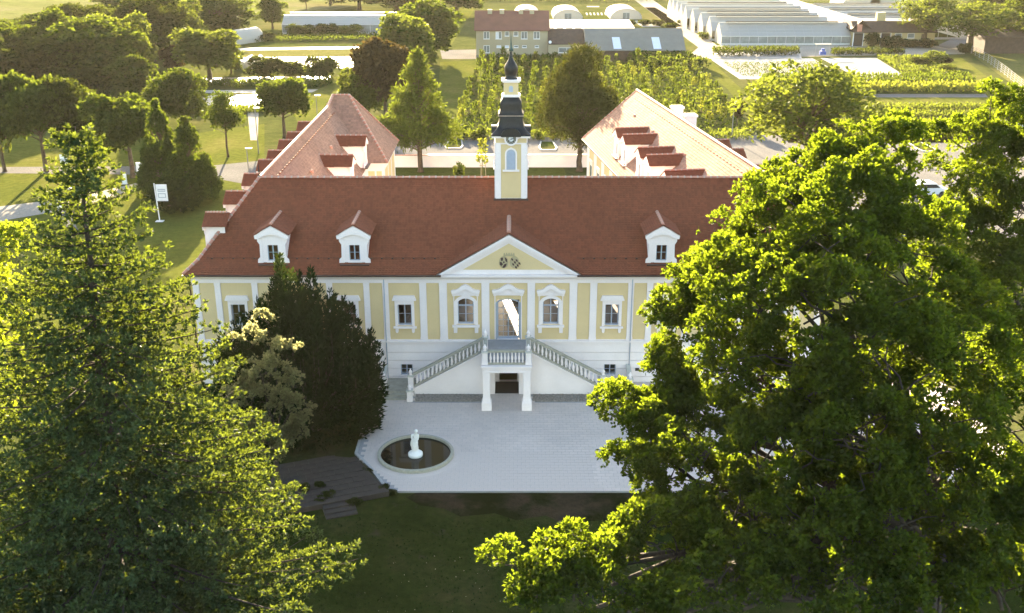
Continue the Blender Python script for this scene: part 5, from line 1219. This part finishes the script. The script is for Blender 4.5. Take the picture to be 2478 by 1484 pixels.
def glasshouse(label, x0, x1, y0, spans, sw, ze, zr, bays, front=True, group=None, rows=4, washed='greenglass', detail=True):
    g = tag(empty('glasshouse', (x0, y0, 0)), label, 'greenhouse', group); L = x1 - x0; bw_ = L / bays
    fr = MB(); fr.box(-.03, L + .03, -.06, -.001, 0, .45); fr.box(-.06, L + .06, -.12, .02, ze - .08, ze + .06)
    for k in range(bays + 1): fr.box(k * bw_ - .035, k * bw_ + .035, -.07, -.0, .45, ze - .08)
    for s_ in range(spans):
        ya = s_ * sw; ym = ya + sw / 2
        for k in range(bays + 1):
            fr.bar((k * bw_, ya, ze + .03), (k * bw_, ym, zr + .03), .06, .05); fr.bar((k * bw_, ya + sw, ze + .03), (k * bw_, ym, zr + .03), .06, .05)
        fr.box(-.05, L + .05, ym - .07, ym + .07, zr, zr + .09)
        if s_: fr.box(-.02, L + .02, ya - .15, ya + .15, ze - .08, ze + .06)
        for r_i in range(1, rows): fr.bar((0, ya + sw / 2 * r_i / rows, ze + (zr - ze) * r_i / rows + .03), (L, ya + sw / 2 * r_i / rows, ze + (zr - ze) * r_i / rows + .03), .05, .04)
    fr.build('frame', 'alu', g)
    for s_ in range(spans):
        ya = s_ * sw; ym = ya + sw / 2
        for k in range(bays):
            a, c = k * bw_ + .02, (k + 1) * bw_ - .02
            if detail and s_ < 2:
                dz = random.uniform(0, .02)
                MB().add([(a, ya, ze + dz), (c, ya, ze + dz), (c, ym, zr + dz), (a, ym, zr + dz)], [(0, 1, 2, 3)]).build('roof_pane', washed, g)
                if s_ == 0 and front: MB().box(a, c, -.03, -.012, .45, ze - .08).build('wall_pane', 'clearpane', g)
        if not (detail and s_ < 2): MB().add([(0, ya, ze), (L, ya, ze), (L, ym, zr), (0, ym, zr)], [(0, 1, 2, 3)]).build('roof_slope', washed, g)
        MB().add([(0, ym, zr), (L, ym, zr), (L, ya + sw, ze), (0, ya + sw, ze)], [(0, 1, 2, 3)]).build('rear_slope', washed, g)
        if s_ % 2 == 1 or spans == 1: MB().add([(L * .05, ym - .05, zr + .1), (L * .93, ym - .05, zr + .1), (L * .93, ym - 1.0, zr + .42), (L * .05, ym - 1.0, zr + .42)], [(0, 1, 2, 3)]).build('ridge_vent', 'fleece', g)
        for x in (-.01, L + .01):
            e_ = MB(); e_.add([(x, ya + .02, 0), (x, ya + sw - .02, 0), (x, ya + sw - .02, ze), (x, ym, zr - .01), (x, ya + .02, ze)], [(0, 1, 2, 3, 4)])
            e_.build('gable_wall', 'film' if washed == 'greenglass' else 'clearpane', g)
    MB().add([(0, spans * sw, 0), (L, spans * sw, 0), (L, spans * sw, ze), (0, spans * sw, ze)], [(0, 1, 2, 3)]).build('rear_wall', 'film', g)
    return g
x0, y = G(684, 84); x1, _ = G(950, 84)
glasshouse('long silvery greenhouse in two spans beyond the growing beds', x0, x1, y, 2, 7.0, FY(800, 60, y)[1], FY(800, 37, y + 3.5)[1], 10)
gy = 174.5; gx0, gx1 = 45.9, 74.0
zz = FY(1900, 88, gy)[1]; zt = FY(1900, 55, gy + 4)[1]
glasshouse('front glasshouse with sloping white roof and glass wall before the gravel road', gx0, gx1, gy, 1, 8.0, zz, zt, 14)
for k, lab in enumerate(('second glasshouse in the stepped row behind the front one', 'third glasshouse in the stepped row', 'fourth glasshouse in the stepped row', 'wide rearmost glasshouse block of the stepped row')):
    glasshouse(lab, gx0 - .6 - k * .5, gx1 - 2.0 + k * .2, gy + 8.6 + k * 8.6, 1 if k < 3 else 5, 8.0 if k < 3 else 7.0, zz + .3 + .15 * k, zt + .5 + .15 * k, 12, front=False, rows=3, detail=k < 1)
glasshouse('low glass roofs behind the yellow nursery building', 78.5, 104, 186, 6, 7.5, 3.2, 4.6, 12, front=False, rows=3, detail=False)
cr_ = tag(empty('corridor_building', (75.8, 173.2, 0)), 'dark ridged corridor roof running back between the glasshouses', 'building')
MB().box(-1.6, 1.6, .3, 105, 0, 3.6).build('wall', 'boards', cr_)
MB().prism([(-2.2, 3.4), (0, 5.2), (2.2, 3.4), (2.2, 3.6), (0, 5.4), (-2.2, 3.6)], lambda p: (p[0], .0, p[1]), lambda p: (p[0], 105, p[1])).build('roof', 'boards', cr_)
MB().box(-.15, .15, .0, 105, 5.41, 5.5).build('ridge_cap', 'mortar', cr_)
yb = tag(empty('nursery_building', (0, 172.9, 0)), 'long low yellow building with dark roof and white-framed windows', 'building')
ez, tz = FY(2150, 78, 172.9)[1], FY(2150, 51, 172.9 + 2.5)[1]
MB().box(74.2, 91.7, 0, 8, 0, ez).build('wall', 'paleyellow', yb)
MB().prism([(-.5, ez - .1), (-.5, ez + .1), (2.5, tz), (8.4, tz), (8.4, ez)], lambda p: (74.0, p[0], p[1]), lambda p: (92.0, p[0], p[1])).build('roof', 'boards', yb)
for zx, hw_ in ((460, .75), (793, .75), (962, .75)):
    xc = FY(2030 + zx * .1808, 90, 172.9)[0]; small_window(yb, xc, ez - 1.25, ez - .25, hw_, cols=1)
for zx in (260, 625):
    xc = FY(2030 + zx * .1808, 90, 172.9)[0]; dd = MB().box(xc - 1.0, xc + 1.0, -.05, -.002, 0, ez - .2).build('door', 'dark', yb); MB().ring([(xc - 1.0, 0), (xc - 1.0, ez - .2), (xc + 1.0, ez - .2), (xc + 1.0, 0)], [(xc - 1.15, 0), (xc - 1.15, ez - .08), (xc + 1.15, ez - .08), (xc + 1.15, 0)], -.08, -.003).build('door_frame', 'framewhite', dd)
xc = FY(2030 + 1128 * .1808, 90, 172.9)[0]; MB().box(xc - .4, xc + .4, -.04, -.002, ez - 1.7, ez - .4).build('shutter', 'bark', yb)
xc = FY(2030 + 555 * .1808, 60, 176)[0]; MB().box(xc - .9, xc + .9, 3.0, 4.2, 3, tz + 1.7).build('chimney', 'paleyellow', yb)
MB().box(74.6, 75.6, -.52, -.3, ez + .15, ez + 1.6).build('sign_board', 'ridge', yb)
sd = tag(empty('timber_shed', (0, 160, 0)), 'dark timber shed with brown roof at the right edge by the yard', 'shed')
MB().box(97, 112, 0, 9, 0, 3.2).build('wall', 'boards', sd); MB().prism([(-.4, 3.1), (9.4, 4.8), (9.4, 5.0), (-.4, 3.3)], lambda p: (96.6, p[0], p[1]), lambda p: (112.4, p[0], p[1])).build('roof', 'boards', sd)
sd2 = tag(empty('timber_shed', (0, 168, 0)), 'gabled brown shed rising behind the dark timber shed', 'shed')
MB().box(108, 124, 0, 9, 0, 3.6).build('wall', 'boards', sd2); MB().prism([(107.4, 3.4), (114, 6.0), (124.5, 3.4), (124.5, 3.6), (114, 6.2), (107.4, 3.6)], lambda p: (p[0], -.4, p[1]), lambda p: (p[0], 9.4, p[1])).build('roof', 'houseroof', sd2)

# ------------------------------------------------------------------ courtyard wall, kerbs, signs, lamps, cars
cw = tag(empty('courtyard_wall', (0, 57.3, 0)), 'low cream wall with red coping closing the rear courtyard', 'wall')
MB().box(-13.6, 10.6, 0, .32, 0, 1.34).build('wall', 'white', cw)
for k in range(40): MB().xz([(-13.65 + k * .606, 1.342), (-13.65 + k * .606 + .60, 1.342), (-13.65 + k * .606 + .60, 1.42), (-13.65 + k * .606, 1.42)], -.07, .39).build('coping_tile', 'ridge', cw)
for px, py, lab in ((1100, 350, 'kerbed island on the road left of the tower'), (1325, 354, 'kerbed island on the road right of the tower'), (2232, 357, 'kerbed island on the road far right beyond the oak')):
    x, y = G(px, py); ki = tag(empty('kerb_island', (x, y, 0)), lab, 'kerb')
    def uu(w, d): return [(-w * .7, d), (-w, -d * .5), (-w * .8, -d), (w * .8, -d), (w, -d * .5), (w * .7, d)]
    b = MB(); A, B = uu(1.15, 2.6), uu(.95, 2.4); n = 6
    b.add([(p[0], p[1], 0) for p in A] + [(p[0], p[1], .14) for p in A] + [(p[0], p[1], .14) for p in B] + [(p[0], p[1], .0) for p in B],
          [f for i in range(5) for f in ((i, i + 1, n + i + 1, n + i), (n + i, n + i + 1, 2 * n + i + 1, 2 * n + i), (2 * n + i, 2 * n + i + 1, 3 * n + i + 1, 3 * n + i))])
    b.build('kerb', 'kerb', ki); MB().add([(p[0], p[1], .07) for p in B], [tuple(range(6))]).build('planting_soil', 'earth', ki)
for (px, py, top, fl, lab) in ((174, 457, 372, -1, 'white pole sign on the lawn left of the spruce top'), (387, 536, 444, 1, 'white pole sign standing below the dark shrub')):
    x, y = G(px, py); h = FY(px, top, y)[1]; s = tag(empty('pole_sign', (x, y, 0)), lab, 'sign')
    MB().tube([(0, 0, 0), (-.12 * (1 if fl > 0 else .6), 0, h)], .055, 8).build('pole', 'signwhite', s)
    MB().box(-.35, .35, -.25, .25, 0, .06).build('foot_plate', 'signwhite', s)
    a, c = (0.0, 1.0) if fl > 0 else (-.75, -.05); w2 = abs(c - a)
    p = MB().box(min(a, c), max(a, c), -.03, .03, h - 1.65, h - .1).build('panel', 'signwhite', s)
    q0 = min(a, c)
    MB().box(q0 + w2 * .15, q0 + w2 * .85, -.036, -.031, h - .78, h - .52).box(q0 + w2 * .15, q0 + w2 * .85, -.036, -.031, h - 1.35, h - .92).build('print', 'signgrey', p)
    MB().box(q0 + w2 * .22, q0 + w2 * .78, -.040, -.037, h - 1.28, h - 1.0).box(q0 + w2 * .2, q0 + w2 * .8, -.040, -.037, h - .68, h - .62).build('print_field', 'signwhite', p)
for px, py, lab in ((302, 446, 'short white stele by the drive, left one of two'), (340, 436, 'tall white stele by the drive, right one of two'), (147, 505, 'slim white post at the kerb of the pale path')):
    x, y = G(px, py); s = tag(empty('stele', (x, y, 0)), lab, 'post'); hgt = 1.1 if px == 302 else 1.9 if px == 340 else 1.2
    MB().box(-.25, .25, -.1, .1, .05, hgt).build('panel', 'signwhite', s); MB().box(-.3, .3, -.16, .16, 0, .05).build('foot', 'kerb', s)
for px, py, top, lab in ((604, 440, 360, 'grey street lamp beside the road at the left wing'), (626, 372, 262, 'tall grey mast by the pale path'), (768, 282, 232, 'street lamp on the lawn behind the left wing ridge'), (2052, 325, 240, 'white street lamp right of the spreading sunlit tree'), (1770, 340, 252, 'slim mast at the road near the right wing chimneys')):
    x, y = G(px, py); h = FY(px, top, y)[1]; s = tag(empty('street_lamp', (x, y, 0)), lab, 'lamp')
    MB().tube([(0, 0, 0), (0, 0, h)], [.07, .045], 8).build('post', 'metalpole', s); MB().box(-.12, .55, -.12, .12, h, h + .08).build('lamp_head', 'signwhite', s)
for px, py, lab in ((1168, 430, 'young tree tied to three stakes inside the courtyard wall'),):
    x, y = G(px, py); s = tag(empty('staked_tree', (x, y, 0)), lab, 'tree')
    for k in range(3): MB().tube([(.35 * math.cos(k * 2.1), .35 * math.sin(k * 2.1), 0), (.30 * math.cos(k * 2.1), .30 * math.sin(k * 2.1), 1.6)], .035, 6).build('stake', 'timber', s)
    MB().box(-.32, .32, -.32, -.28, 1.35, 1.42).build('tie_bar', 'timber', s)
    link('crown', sapling(41, 'yellowleaf', 4.2, .7, 170, 'crown'), s); MB().tube([(0, 0, 0), (0, 0, 3.6)], [.05, .02], 6).build('trunk', 'bark', s)
fx = tag(empty('wire_fence', (0, 0, 0)), 'wire mesh fence along the paddock at the right edge', 'fence')
fp = [G(2350, 130), G(2390, 152), G(2430, 182), G(2478, 222), G(2560, 300)]
for (a, c) in zip(fp, fp[1:]):
    n = max(2, int(math.dist(a, c) / 3))
    for k in range(n):
        x, y = a[0] + (c[0] - a[0]) * k / n, a[1] + (c[1] - a[1]) * k / n; MB().box(-.04, .04, -.04, .04, 0, 1.6).build('fence_post', 'metalpole', fx, loc=(x, y, 0))
    b = MB()
    for z in (.25, .6, .95, 1.25, 1.55): b.tube([(a[0], a[1], z), (c[0], c[1], z)], .018, 4)
    b.build('wire', 'metalpole', fx)
def car(label, x, y, rz, paint='carpaint', van=False):
    c = tag(empty('parked_car' if not van else 'parked_van', (x, y, 0), rz), label, 'car' if not van else 'van')
    prof = [(-2.1, .35), (2.1, .35), (2.15, .75), (1.3, .95), (.65, 1.42), (-1.2, 1.45), (-1.95, 1.0), (-2.15, .8)] if not van else [(-2.5, .4), (2.4, .4), (2.5, 1.0), (1.9, 1.3), (1.5, 2.2), (-2.5, 2.25)]
    MB().xz(prof, -.85, .85).build('body', paint, c)
    MB().xz([(-1.1, 1.0), (1.05, 1.0), (.6, 1.37), (-1.05, 1.39)] if not van else [(1.2, 1.3), (1.75, 1.3), (1.45, 2.0), (1.2, 2.0)], -.86, .86).build('side_window', 'black', c)
    for sx in (-1.35, 1.35):
        for sy in (-.87, .68): MB().lathe([(.32, 0), (.34, .04), (.34, .16), (.32, .2)], 14).build('wheel', 'rubber', c, loc=(sx, sy, .33), rot=(R(-90), 0, 0))
    return c
x, y = G(1655, 44); car('silver car parked by the stepped glasshouses', x, y, R(70))
x, y = G(2238, 474); car('pale car seen through the gap between the oak crowns', x, y, R(5))
x, y = G(2468, 332); car('white van at the right edge on the road', x, y, R(0), 'signwhite', True)
x, y = G(1990, 136); gc = tag(empty('garden_cart', (x, y, 0)), 'small blue cart under a pale canopy by the pot beds', 'cart')
MB().box(-.6, .6, -.4, .4, .3, 1.0).box(-.3, .3, -.35, .35, 1.0, 1.5).build('body', 'blue', gc); MB().box(-1.6, 1.6, -.8, .8, 2.3, 2.4).build('canopy', 'fleece', gc)
for sx in (-1.4, 1.4): MB().tube([(sx, 0, 0), (sx, 0, 2.3)], .05, 6).build('canopy_post', 'metalpole', gc)

# ------------------------------------------------------------------ the foreground trees
def spruce(base, H, k_r, seed, label):
    r = np.random.default_rng(seed); random.seed(seed)
    root = tag(empty('spruce_tree', (base[0], base[1], 0)), label, 'tree'); tb = MB()
    lean = lambda z: Vector((.7 * z / H, 0, z))
    tb.tube([lean(z) for z in (-.2, 1, 5, 10, 15, 19, H)], [.42, .36, .29, .21, .12, .05, .015], 9)
    P, A = [], []
    z = 2.8
    while z < H - .15:
        Lb = min(7.0, (H - z) * k_r + .18)
        nb = 6 if z < H - 4 else 5
        a0 = r.uniform(0, 6.28)
        for q in range(nb):
            a = a0 + 6.283 * q / nb + r.uniform(-.3, .3); Ln = Lb * r.uniform(.6, 1.12)
            o = np.array(lean(z + r.uniform(-.12, .12))); dr = np.array([math.cos(a), math.sin(a), 0]); sd_ = np.array([-dr[1], dr[0], 0])
            tz = min(1, max(0, (z - H + 7) / 6)); rise = .02 + .30 * tz; curl = .17 + .08 * tz
            f = lambda s, o=o, dr=dr, Ln=Ln, rise=rise, curl=curl: o + dr * Ln * s + np.array([0, 0, Ln * (rise * s - .16 * s + curl * s * s)])
            m = max(3, int(Ln / .7))
            if Ln > .8: tb.tube([tuple(f(k / m)) for k in range(m + 1)], [max(.012, .05 * (Ln / 5) * (1 - k / m) + .01) for k in range(m + 1)], 4)
            ns_ = max(3, int(Ln / .27))
            for k in range(ns_ + 1):
                s = .18 + .82 * k / ns_
                p = f(s); t = f(min(1, s + .02)) - f(s - .02); t /= np.linalg.norm(t)
                P.append(p); A.append(t)
                tl = (.30 + .34 * Ln * (1 - s) * (.5 + s)) * r.uniform(.6, 1.15)
                for sg in (-1, 1):
                    td = t * .62 + sd_ * sg * .78 + np.array([0, 0, r.uniform(-.32, .05)]); td /= np.linalg.norm(td)
                    nn = max(1, int(tl / .27))
                    for j in range(1, nn + 1):
                        P.append(p + td * tl * j / nn + np.array([0, 0, -.08 * tl * (j / nn) + .10 * tl * (j / nn) ** 2])); A.append(td + np.array([0, 0, .25 * j / nn]))
        z += r.uniform(.24, .36) if z < H - 7 else r.uniform(.28, .40)
    P = np.array(P) + r.normal(size=(len(P), 3)) * .04; A = unit(np.array(A)); k = 13
    kp = clump(P, 3.4, .80, 7); P, A = P[kp], A[kp]
    Ar = np.repeat(A, k, 0); base_ = np.repeat(P, k, 0) + Ar * r.uniform(-.08, .06, (len(P) * k, 1))
    d = Ar * .55 + sphere_pts(len(P) * k, r) * .8
    v = kites(base_, d, r.uniform(.11, .18, len(d)), r.uniform(.055, .085, len(d)), r)
    tb.build('trunk', 'darkbark', root, True)
    link('crown', npmesh('crown', v, 4, 'needle'), root); return root
spruce((-12.7, -28.0), 20.9, .47, 51, 'tall spruce with tufted blue-green shoots filling the left foreground')

def oak_lobes(lst): return [(W(px, py, y), r_) for px, py, y, r_ in lst]
lobed_tree('oak_tree', 'huge backlit oak filling the right foreground before the palace', 'tree', (15.6, -25.0), oak_lobes([
    (2150, 340, -22, 1.2), (2080, 430, -23, 1.6), (1960, 430, -22, 1.0), (1905, 480, -23, 1.2), (1850, 560, -24, 1.4), (1950, 560, -26, 2.3), (2120, 540, -25, 2.3),
    (1800, 660, -25, 1.4), (1735, 780, -25, 1.4), (1850, 740, -27, 2.2), (2020, 720, -28.5, 2.4), (2200, 700, -26, 2.3), (1680, 720, -24.5, .7),
    (1680, 870, -25, 1.3), (1790, 890, -27, 1.9), (1960, 900, -29, 2.2), (2130, 880, -30, 2.3), (2290, 860, -28, 2.2),
    (1530, 985, -26, .8), (1490, 960, -25.5, .55), (1610, 1030, -27, 1.4), (1570, 1120, -27.5, 1.2), (1720, 1090, -28.5, 1.8), (1900, 1090, -30, 2.0), (2080, 1080, -31, 2.1), (2260, 1050, -30, 2.3), (2420, 1010, -28, 2.2),
    (1545, 1215, -28, .8), (1560, 1050, -27, 1.0), (1530, 1130, -27.5, .8), (1600, 980, -26, .9), (1700, 730, -24.5, 1.0), (1650, 1150, -26.5, 1.4), (1760, 1190, -27, 1.6), (1640, 940, -25, 1.2), (1880, 1010, -28, 1.5), (1960, 1000, -27, 1.6), (1700, 990, -26, 1.2), (1645, 800, -24.5, 1.0), (1660, 690, -24, .7), (1640, 750, -24, .8), (1615, 850, -24.5, .8), (1700, 640, -24, .9), (1615, 910, -25, .8), (1760, 570, -23.5, .9), (2050, 960, -28, 1.6), (2000, 1180, -29, 1.8), (2200, 1160, -30, 1.8), (1620, 1260, -29, 1.0), (1780, 1280, -30, 1.7), (1960, 1280, -31.5, 1.9), (2140, 1280, -32, 1.9), (2320, 1250, -31, 2.1), (2460, 1220, -29, 2.0),
    (1640, 1370, -31, 1.3), (1500, 1370, -32, 1.2), (1370, 1370, -32.5, 1.0), (1255, 1370, -33, .75), (1400, 1450, -33.5, 1.0), (1440, 1310, -32, .8), (1570, 1310, -31.5, 1.0), (1310, 1440, -33.2, .9), (1480, 1450, -33.2, 1.0), (1700, 1290, -30.5, 1.1), (2050, 640, -26, 1.6), (2200, 560, -24, 1.5), (1560, 1450, -33, 1.3), (1740, 1430, -33, 1.5), (1930, 1450, -33.5, 1.6), (2120, 1450, -33.5, 1.6), (2300, 1440, -33, 1.7), (2460, 1430, -32, 1.7)]),
    'oakleaf', 5.0, .50, 61)
lobed_tree('oak_tree', 'second oak behind the huge one at the upper right edge', 'tree', (26.0, -13.0), oak_lobes([
    (2410, 300, -13, 1.6), (2345, 350, -13, 1.5), (2460, 380, -12, 2.2), (2360, 450, -14, 1.9), (2470, 520, -14, 2.5), (2370, 590, -15, 2.2), (2300, 560, -14, 1.2), (2450, 690, -16, 2.5), (2330, 720, -16, 2.0), (2460, 860, -17, 2.4)]),
    'oakleaf', 5.0, .40, 62)
lobed_tree('lime_tree', 'sunlit yellow-green tree at the left picture edge behind the spruce', 'tree', (-31.0, -3.0), oak_lobes([
    (0, 590, -2, 1.4), (45, 640, -3, 1.2), (-70, 660, -2, 2.0), (20, 720, -3, 1.7), (55, 760, -3.5, 1.0), (-60, 800, -3, 2.2), (25, 850, -4, 1.6), (40, 950, -4.5, 1.4), (-50, 950, -4, 2.0), (20, 1040, -5, 1.5)]),
    'limeleaf', 3.0, .28, 63, L=.20, w=.13, per_bough=20)
lobed_tree('maple_tree', 'small maple with sunlit top leaves in front of the yew', 'tree', (-11.3, -12.3), oak_lobes([
    (645, 785, -11.8, .6), (605, 830, -11.8, .75), (695, 840, -12, .7), (575, 905, -12, .8), (640, 900, -12.3, 1.0), (715, 930, -12.4, .6), (610, 980, -12.6, 1.1), (690, 990, -12.8, .9), (735, 985, -12.6, .5), (640, 1040, -13, 1.0), (580, 1050, -12.8, 1.0), (700, 1060, -13, .9), (640, 1100, -13.2, .9), (560, 980, -12.4, .8), (740, 1030, -12.8, .6)]),
    'maple', 2.2, .14, 64, L=.16, w=.13, per_bough=20, bough_r=.40, cover=.62, thin=.8)
def yew():
    r = np.random.default_rng(71); root = tag(empty('yew_tree', (-10.9, -6.0, 0)), 'big dark many-stemmed yew in front of the palace facade', 'tree'); tb = MB(); vs = []
    prof = lambda x: np.interp(x, [-15.9, -14.6, -13.3, -12.4, -11.6, -10.9, -10.2, -9.3, -8.4, -7.6, -6.9], [4.8, 7.0, 7.8, 9.4, 10.5, 10.0, 9.4, 8.4, 7.3, 6.4, 4.6])
    for i in range(140):
        a, q = r.uniform(0, 6.283), math.sqrt(r.uniform(0, 1)); x, y = -11.3 + 4.4 * q * math.cos(a), -6.0 + 2.7 * q * math.sin(a)
        h = prof(x) * r.uniform(.72, 1.03) * (1 - .22 * abs(y + 6.0) / 2.7); rad = r.uniform(.28, .48)
        ox, oy = (x + 10.9) * .45, (y + 6.0) * .45
        tb.tube([(ox * .3, oy * .3, 0), (ox, oy, h * .3), (x + 10.9, y + 6, h * .6), (x + 10.9, y + 6, h * .8)], [.10, .06, .03, .006], 4)
        n = int(520 * h / 8); t = r.uniform(.06, 1, n); b2 = r.uniform(0, 6.283, n)
        rr = rad * np.minimum(1, (1.02 - t) * 4.5) * r.uniform(.45, 1.05, n); cx_ = np.interp(t, [0, .3, .7, 1], [ox * .6, ox * 1.15, x + 10.9, x + 10.9]); cy_ = np.interp(t, [0, .3, .7, 1], [oy * .6, oy * 1.15, y + 6, y + 6])
        pos = np.stack([cx_ + rr * np.cos(b2), cy_ + rr * np.sin(b2), t * h], 1)
        d = np.stack([np.cos(b2) * .55, np.sin(b2) * .55, np.full(n, .9)], 1) + r.normal(size=(n, 3)) * .25
        vs.append(kites(pos, d, r.uniform(.2, .36, n), r.uniform(.06, .11, n), r))
    # skirt of low branches
    n = 16000; a = r.uniform(0, 6.283, n); z = r.uniform(0.1, 4.2, n); q = 1 - .1 * np.abs(z - 2.2) / 2
    pos = np.stack([-.35 + 4.4 * q * np.cos(a) * r.uniform(.8, 1.05, n), 3.0 * q * np.sin(a) * r.uniform(.8, 1.05, n), z], 1)
    vs.append(kites(pos, np.stack([np.cos(a), np.sin(a), np.full(n, .35)], 1) + r.normal(size=(n, 3)) * .4, r.uniform(.2, .4, n), r.uniform(.07, .12, n), r))
    tb.build('trunk', 'darkbark', root, True); link('crown', npmesh('crown', np.concatenate(vs), 4, 'yewleaf'), root)
yew()
lobed_tree('shrub', 'leafy green branch of a bush at the soil edge by the oak', 'shrub', (9.3, -14.0), [((9.2, -14.0, .7), .5), ((9.9, -14.3, .9), .6), ((8.6, -13.7, .5), .35)], 'bgleaf', .4, .05, 65, L=.14, w=.08, per_bough=16, bough_r=.35)
for k, (x, y, s) in enumerate(((-9.9, -12.9, .32), (-9.2, -12.6, .26), (-10.6, -13.2, .3), (-8.6, -13.3, .42), (-9.0, -13.7, .36), (-7.2, -10.9, .3), (-6.1, -12.6, .33), (-5.6, -12.95, .25), (-7.3, -13.9, .35), (-10.4, -14.4, .45))):
    o = copy_tree(protos['shrub'], (x, y, .28 if k < 3 else .05), k, (s * .6, s * .6, s * .35), 'low weedy tuft growing on or round the dark slab terrace', 'tufts on the slab terrace'); o['category'] = 'plant'; o.name = 'weed_tuft'
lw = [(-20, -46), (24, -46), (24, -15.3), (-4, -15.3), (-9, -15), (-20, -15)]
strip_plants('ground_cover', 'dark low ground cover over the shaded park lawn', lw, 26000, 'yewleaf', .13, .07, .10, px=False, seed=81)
strip_plants('clover', 'pale clover flowers scattered over the shaded park lawn', [(-6, -30), (12, -30), (12, -18), (-6, -18)], 260, 'gravel', .05, .05, .10, px=False, seed=82)

# ------------------------------------------------------------------ air
hz = bpy.data.materials.new('haze_air'); hz.use_nodes = True; hn = hz.node_tree.nodes; hl = hz.node_tree.links
hn.remove(hn['Principled BSDF']); pv = hn.new('ShaderNodeVolumePrincipled')
pv.inputs['Color'].default_value = (1.0, 0.93, 0.78, 1); pv.inputs['Density'].default_value = 0.00005; pv.inputs['Anisotropy'].default_value = 0.2
hl.new(pv.outputs[0], hn['Material Output'].inputs['Volume']); M['haze'] = hz
hb = MB().box(-420, 420, -75, 620, -1.0, 32.0).build('haze', 'haze'); hb['kind'] = 'stuff'
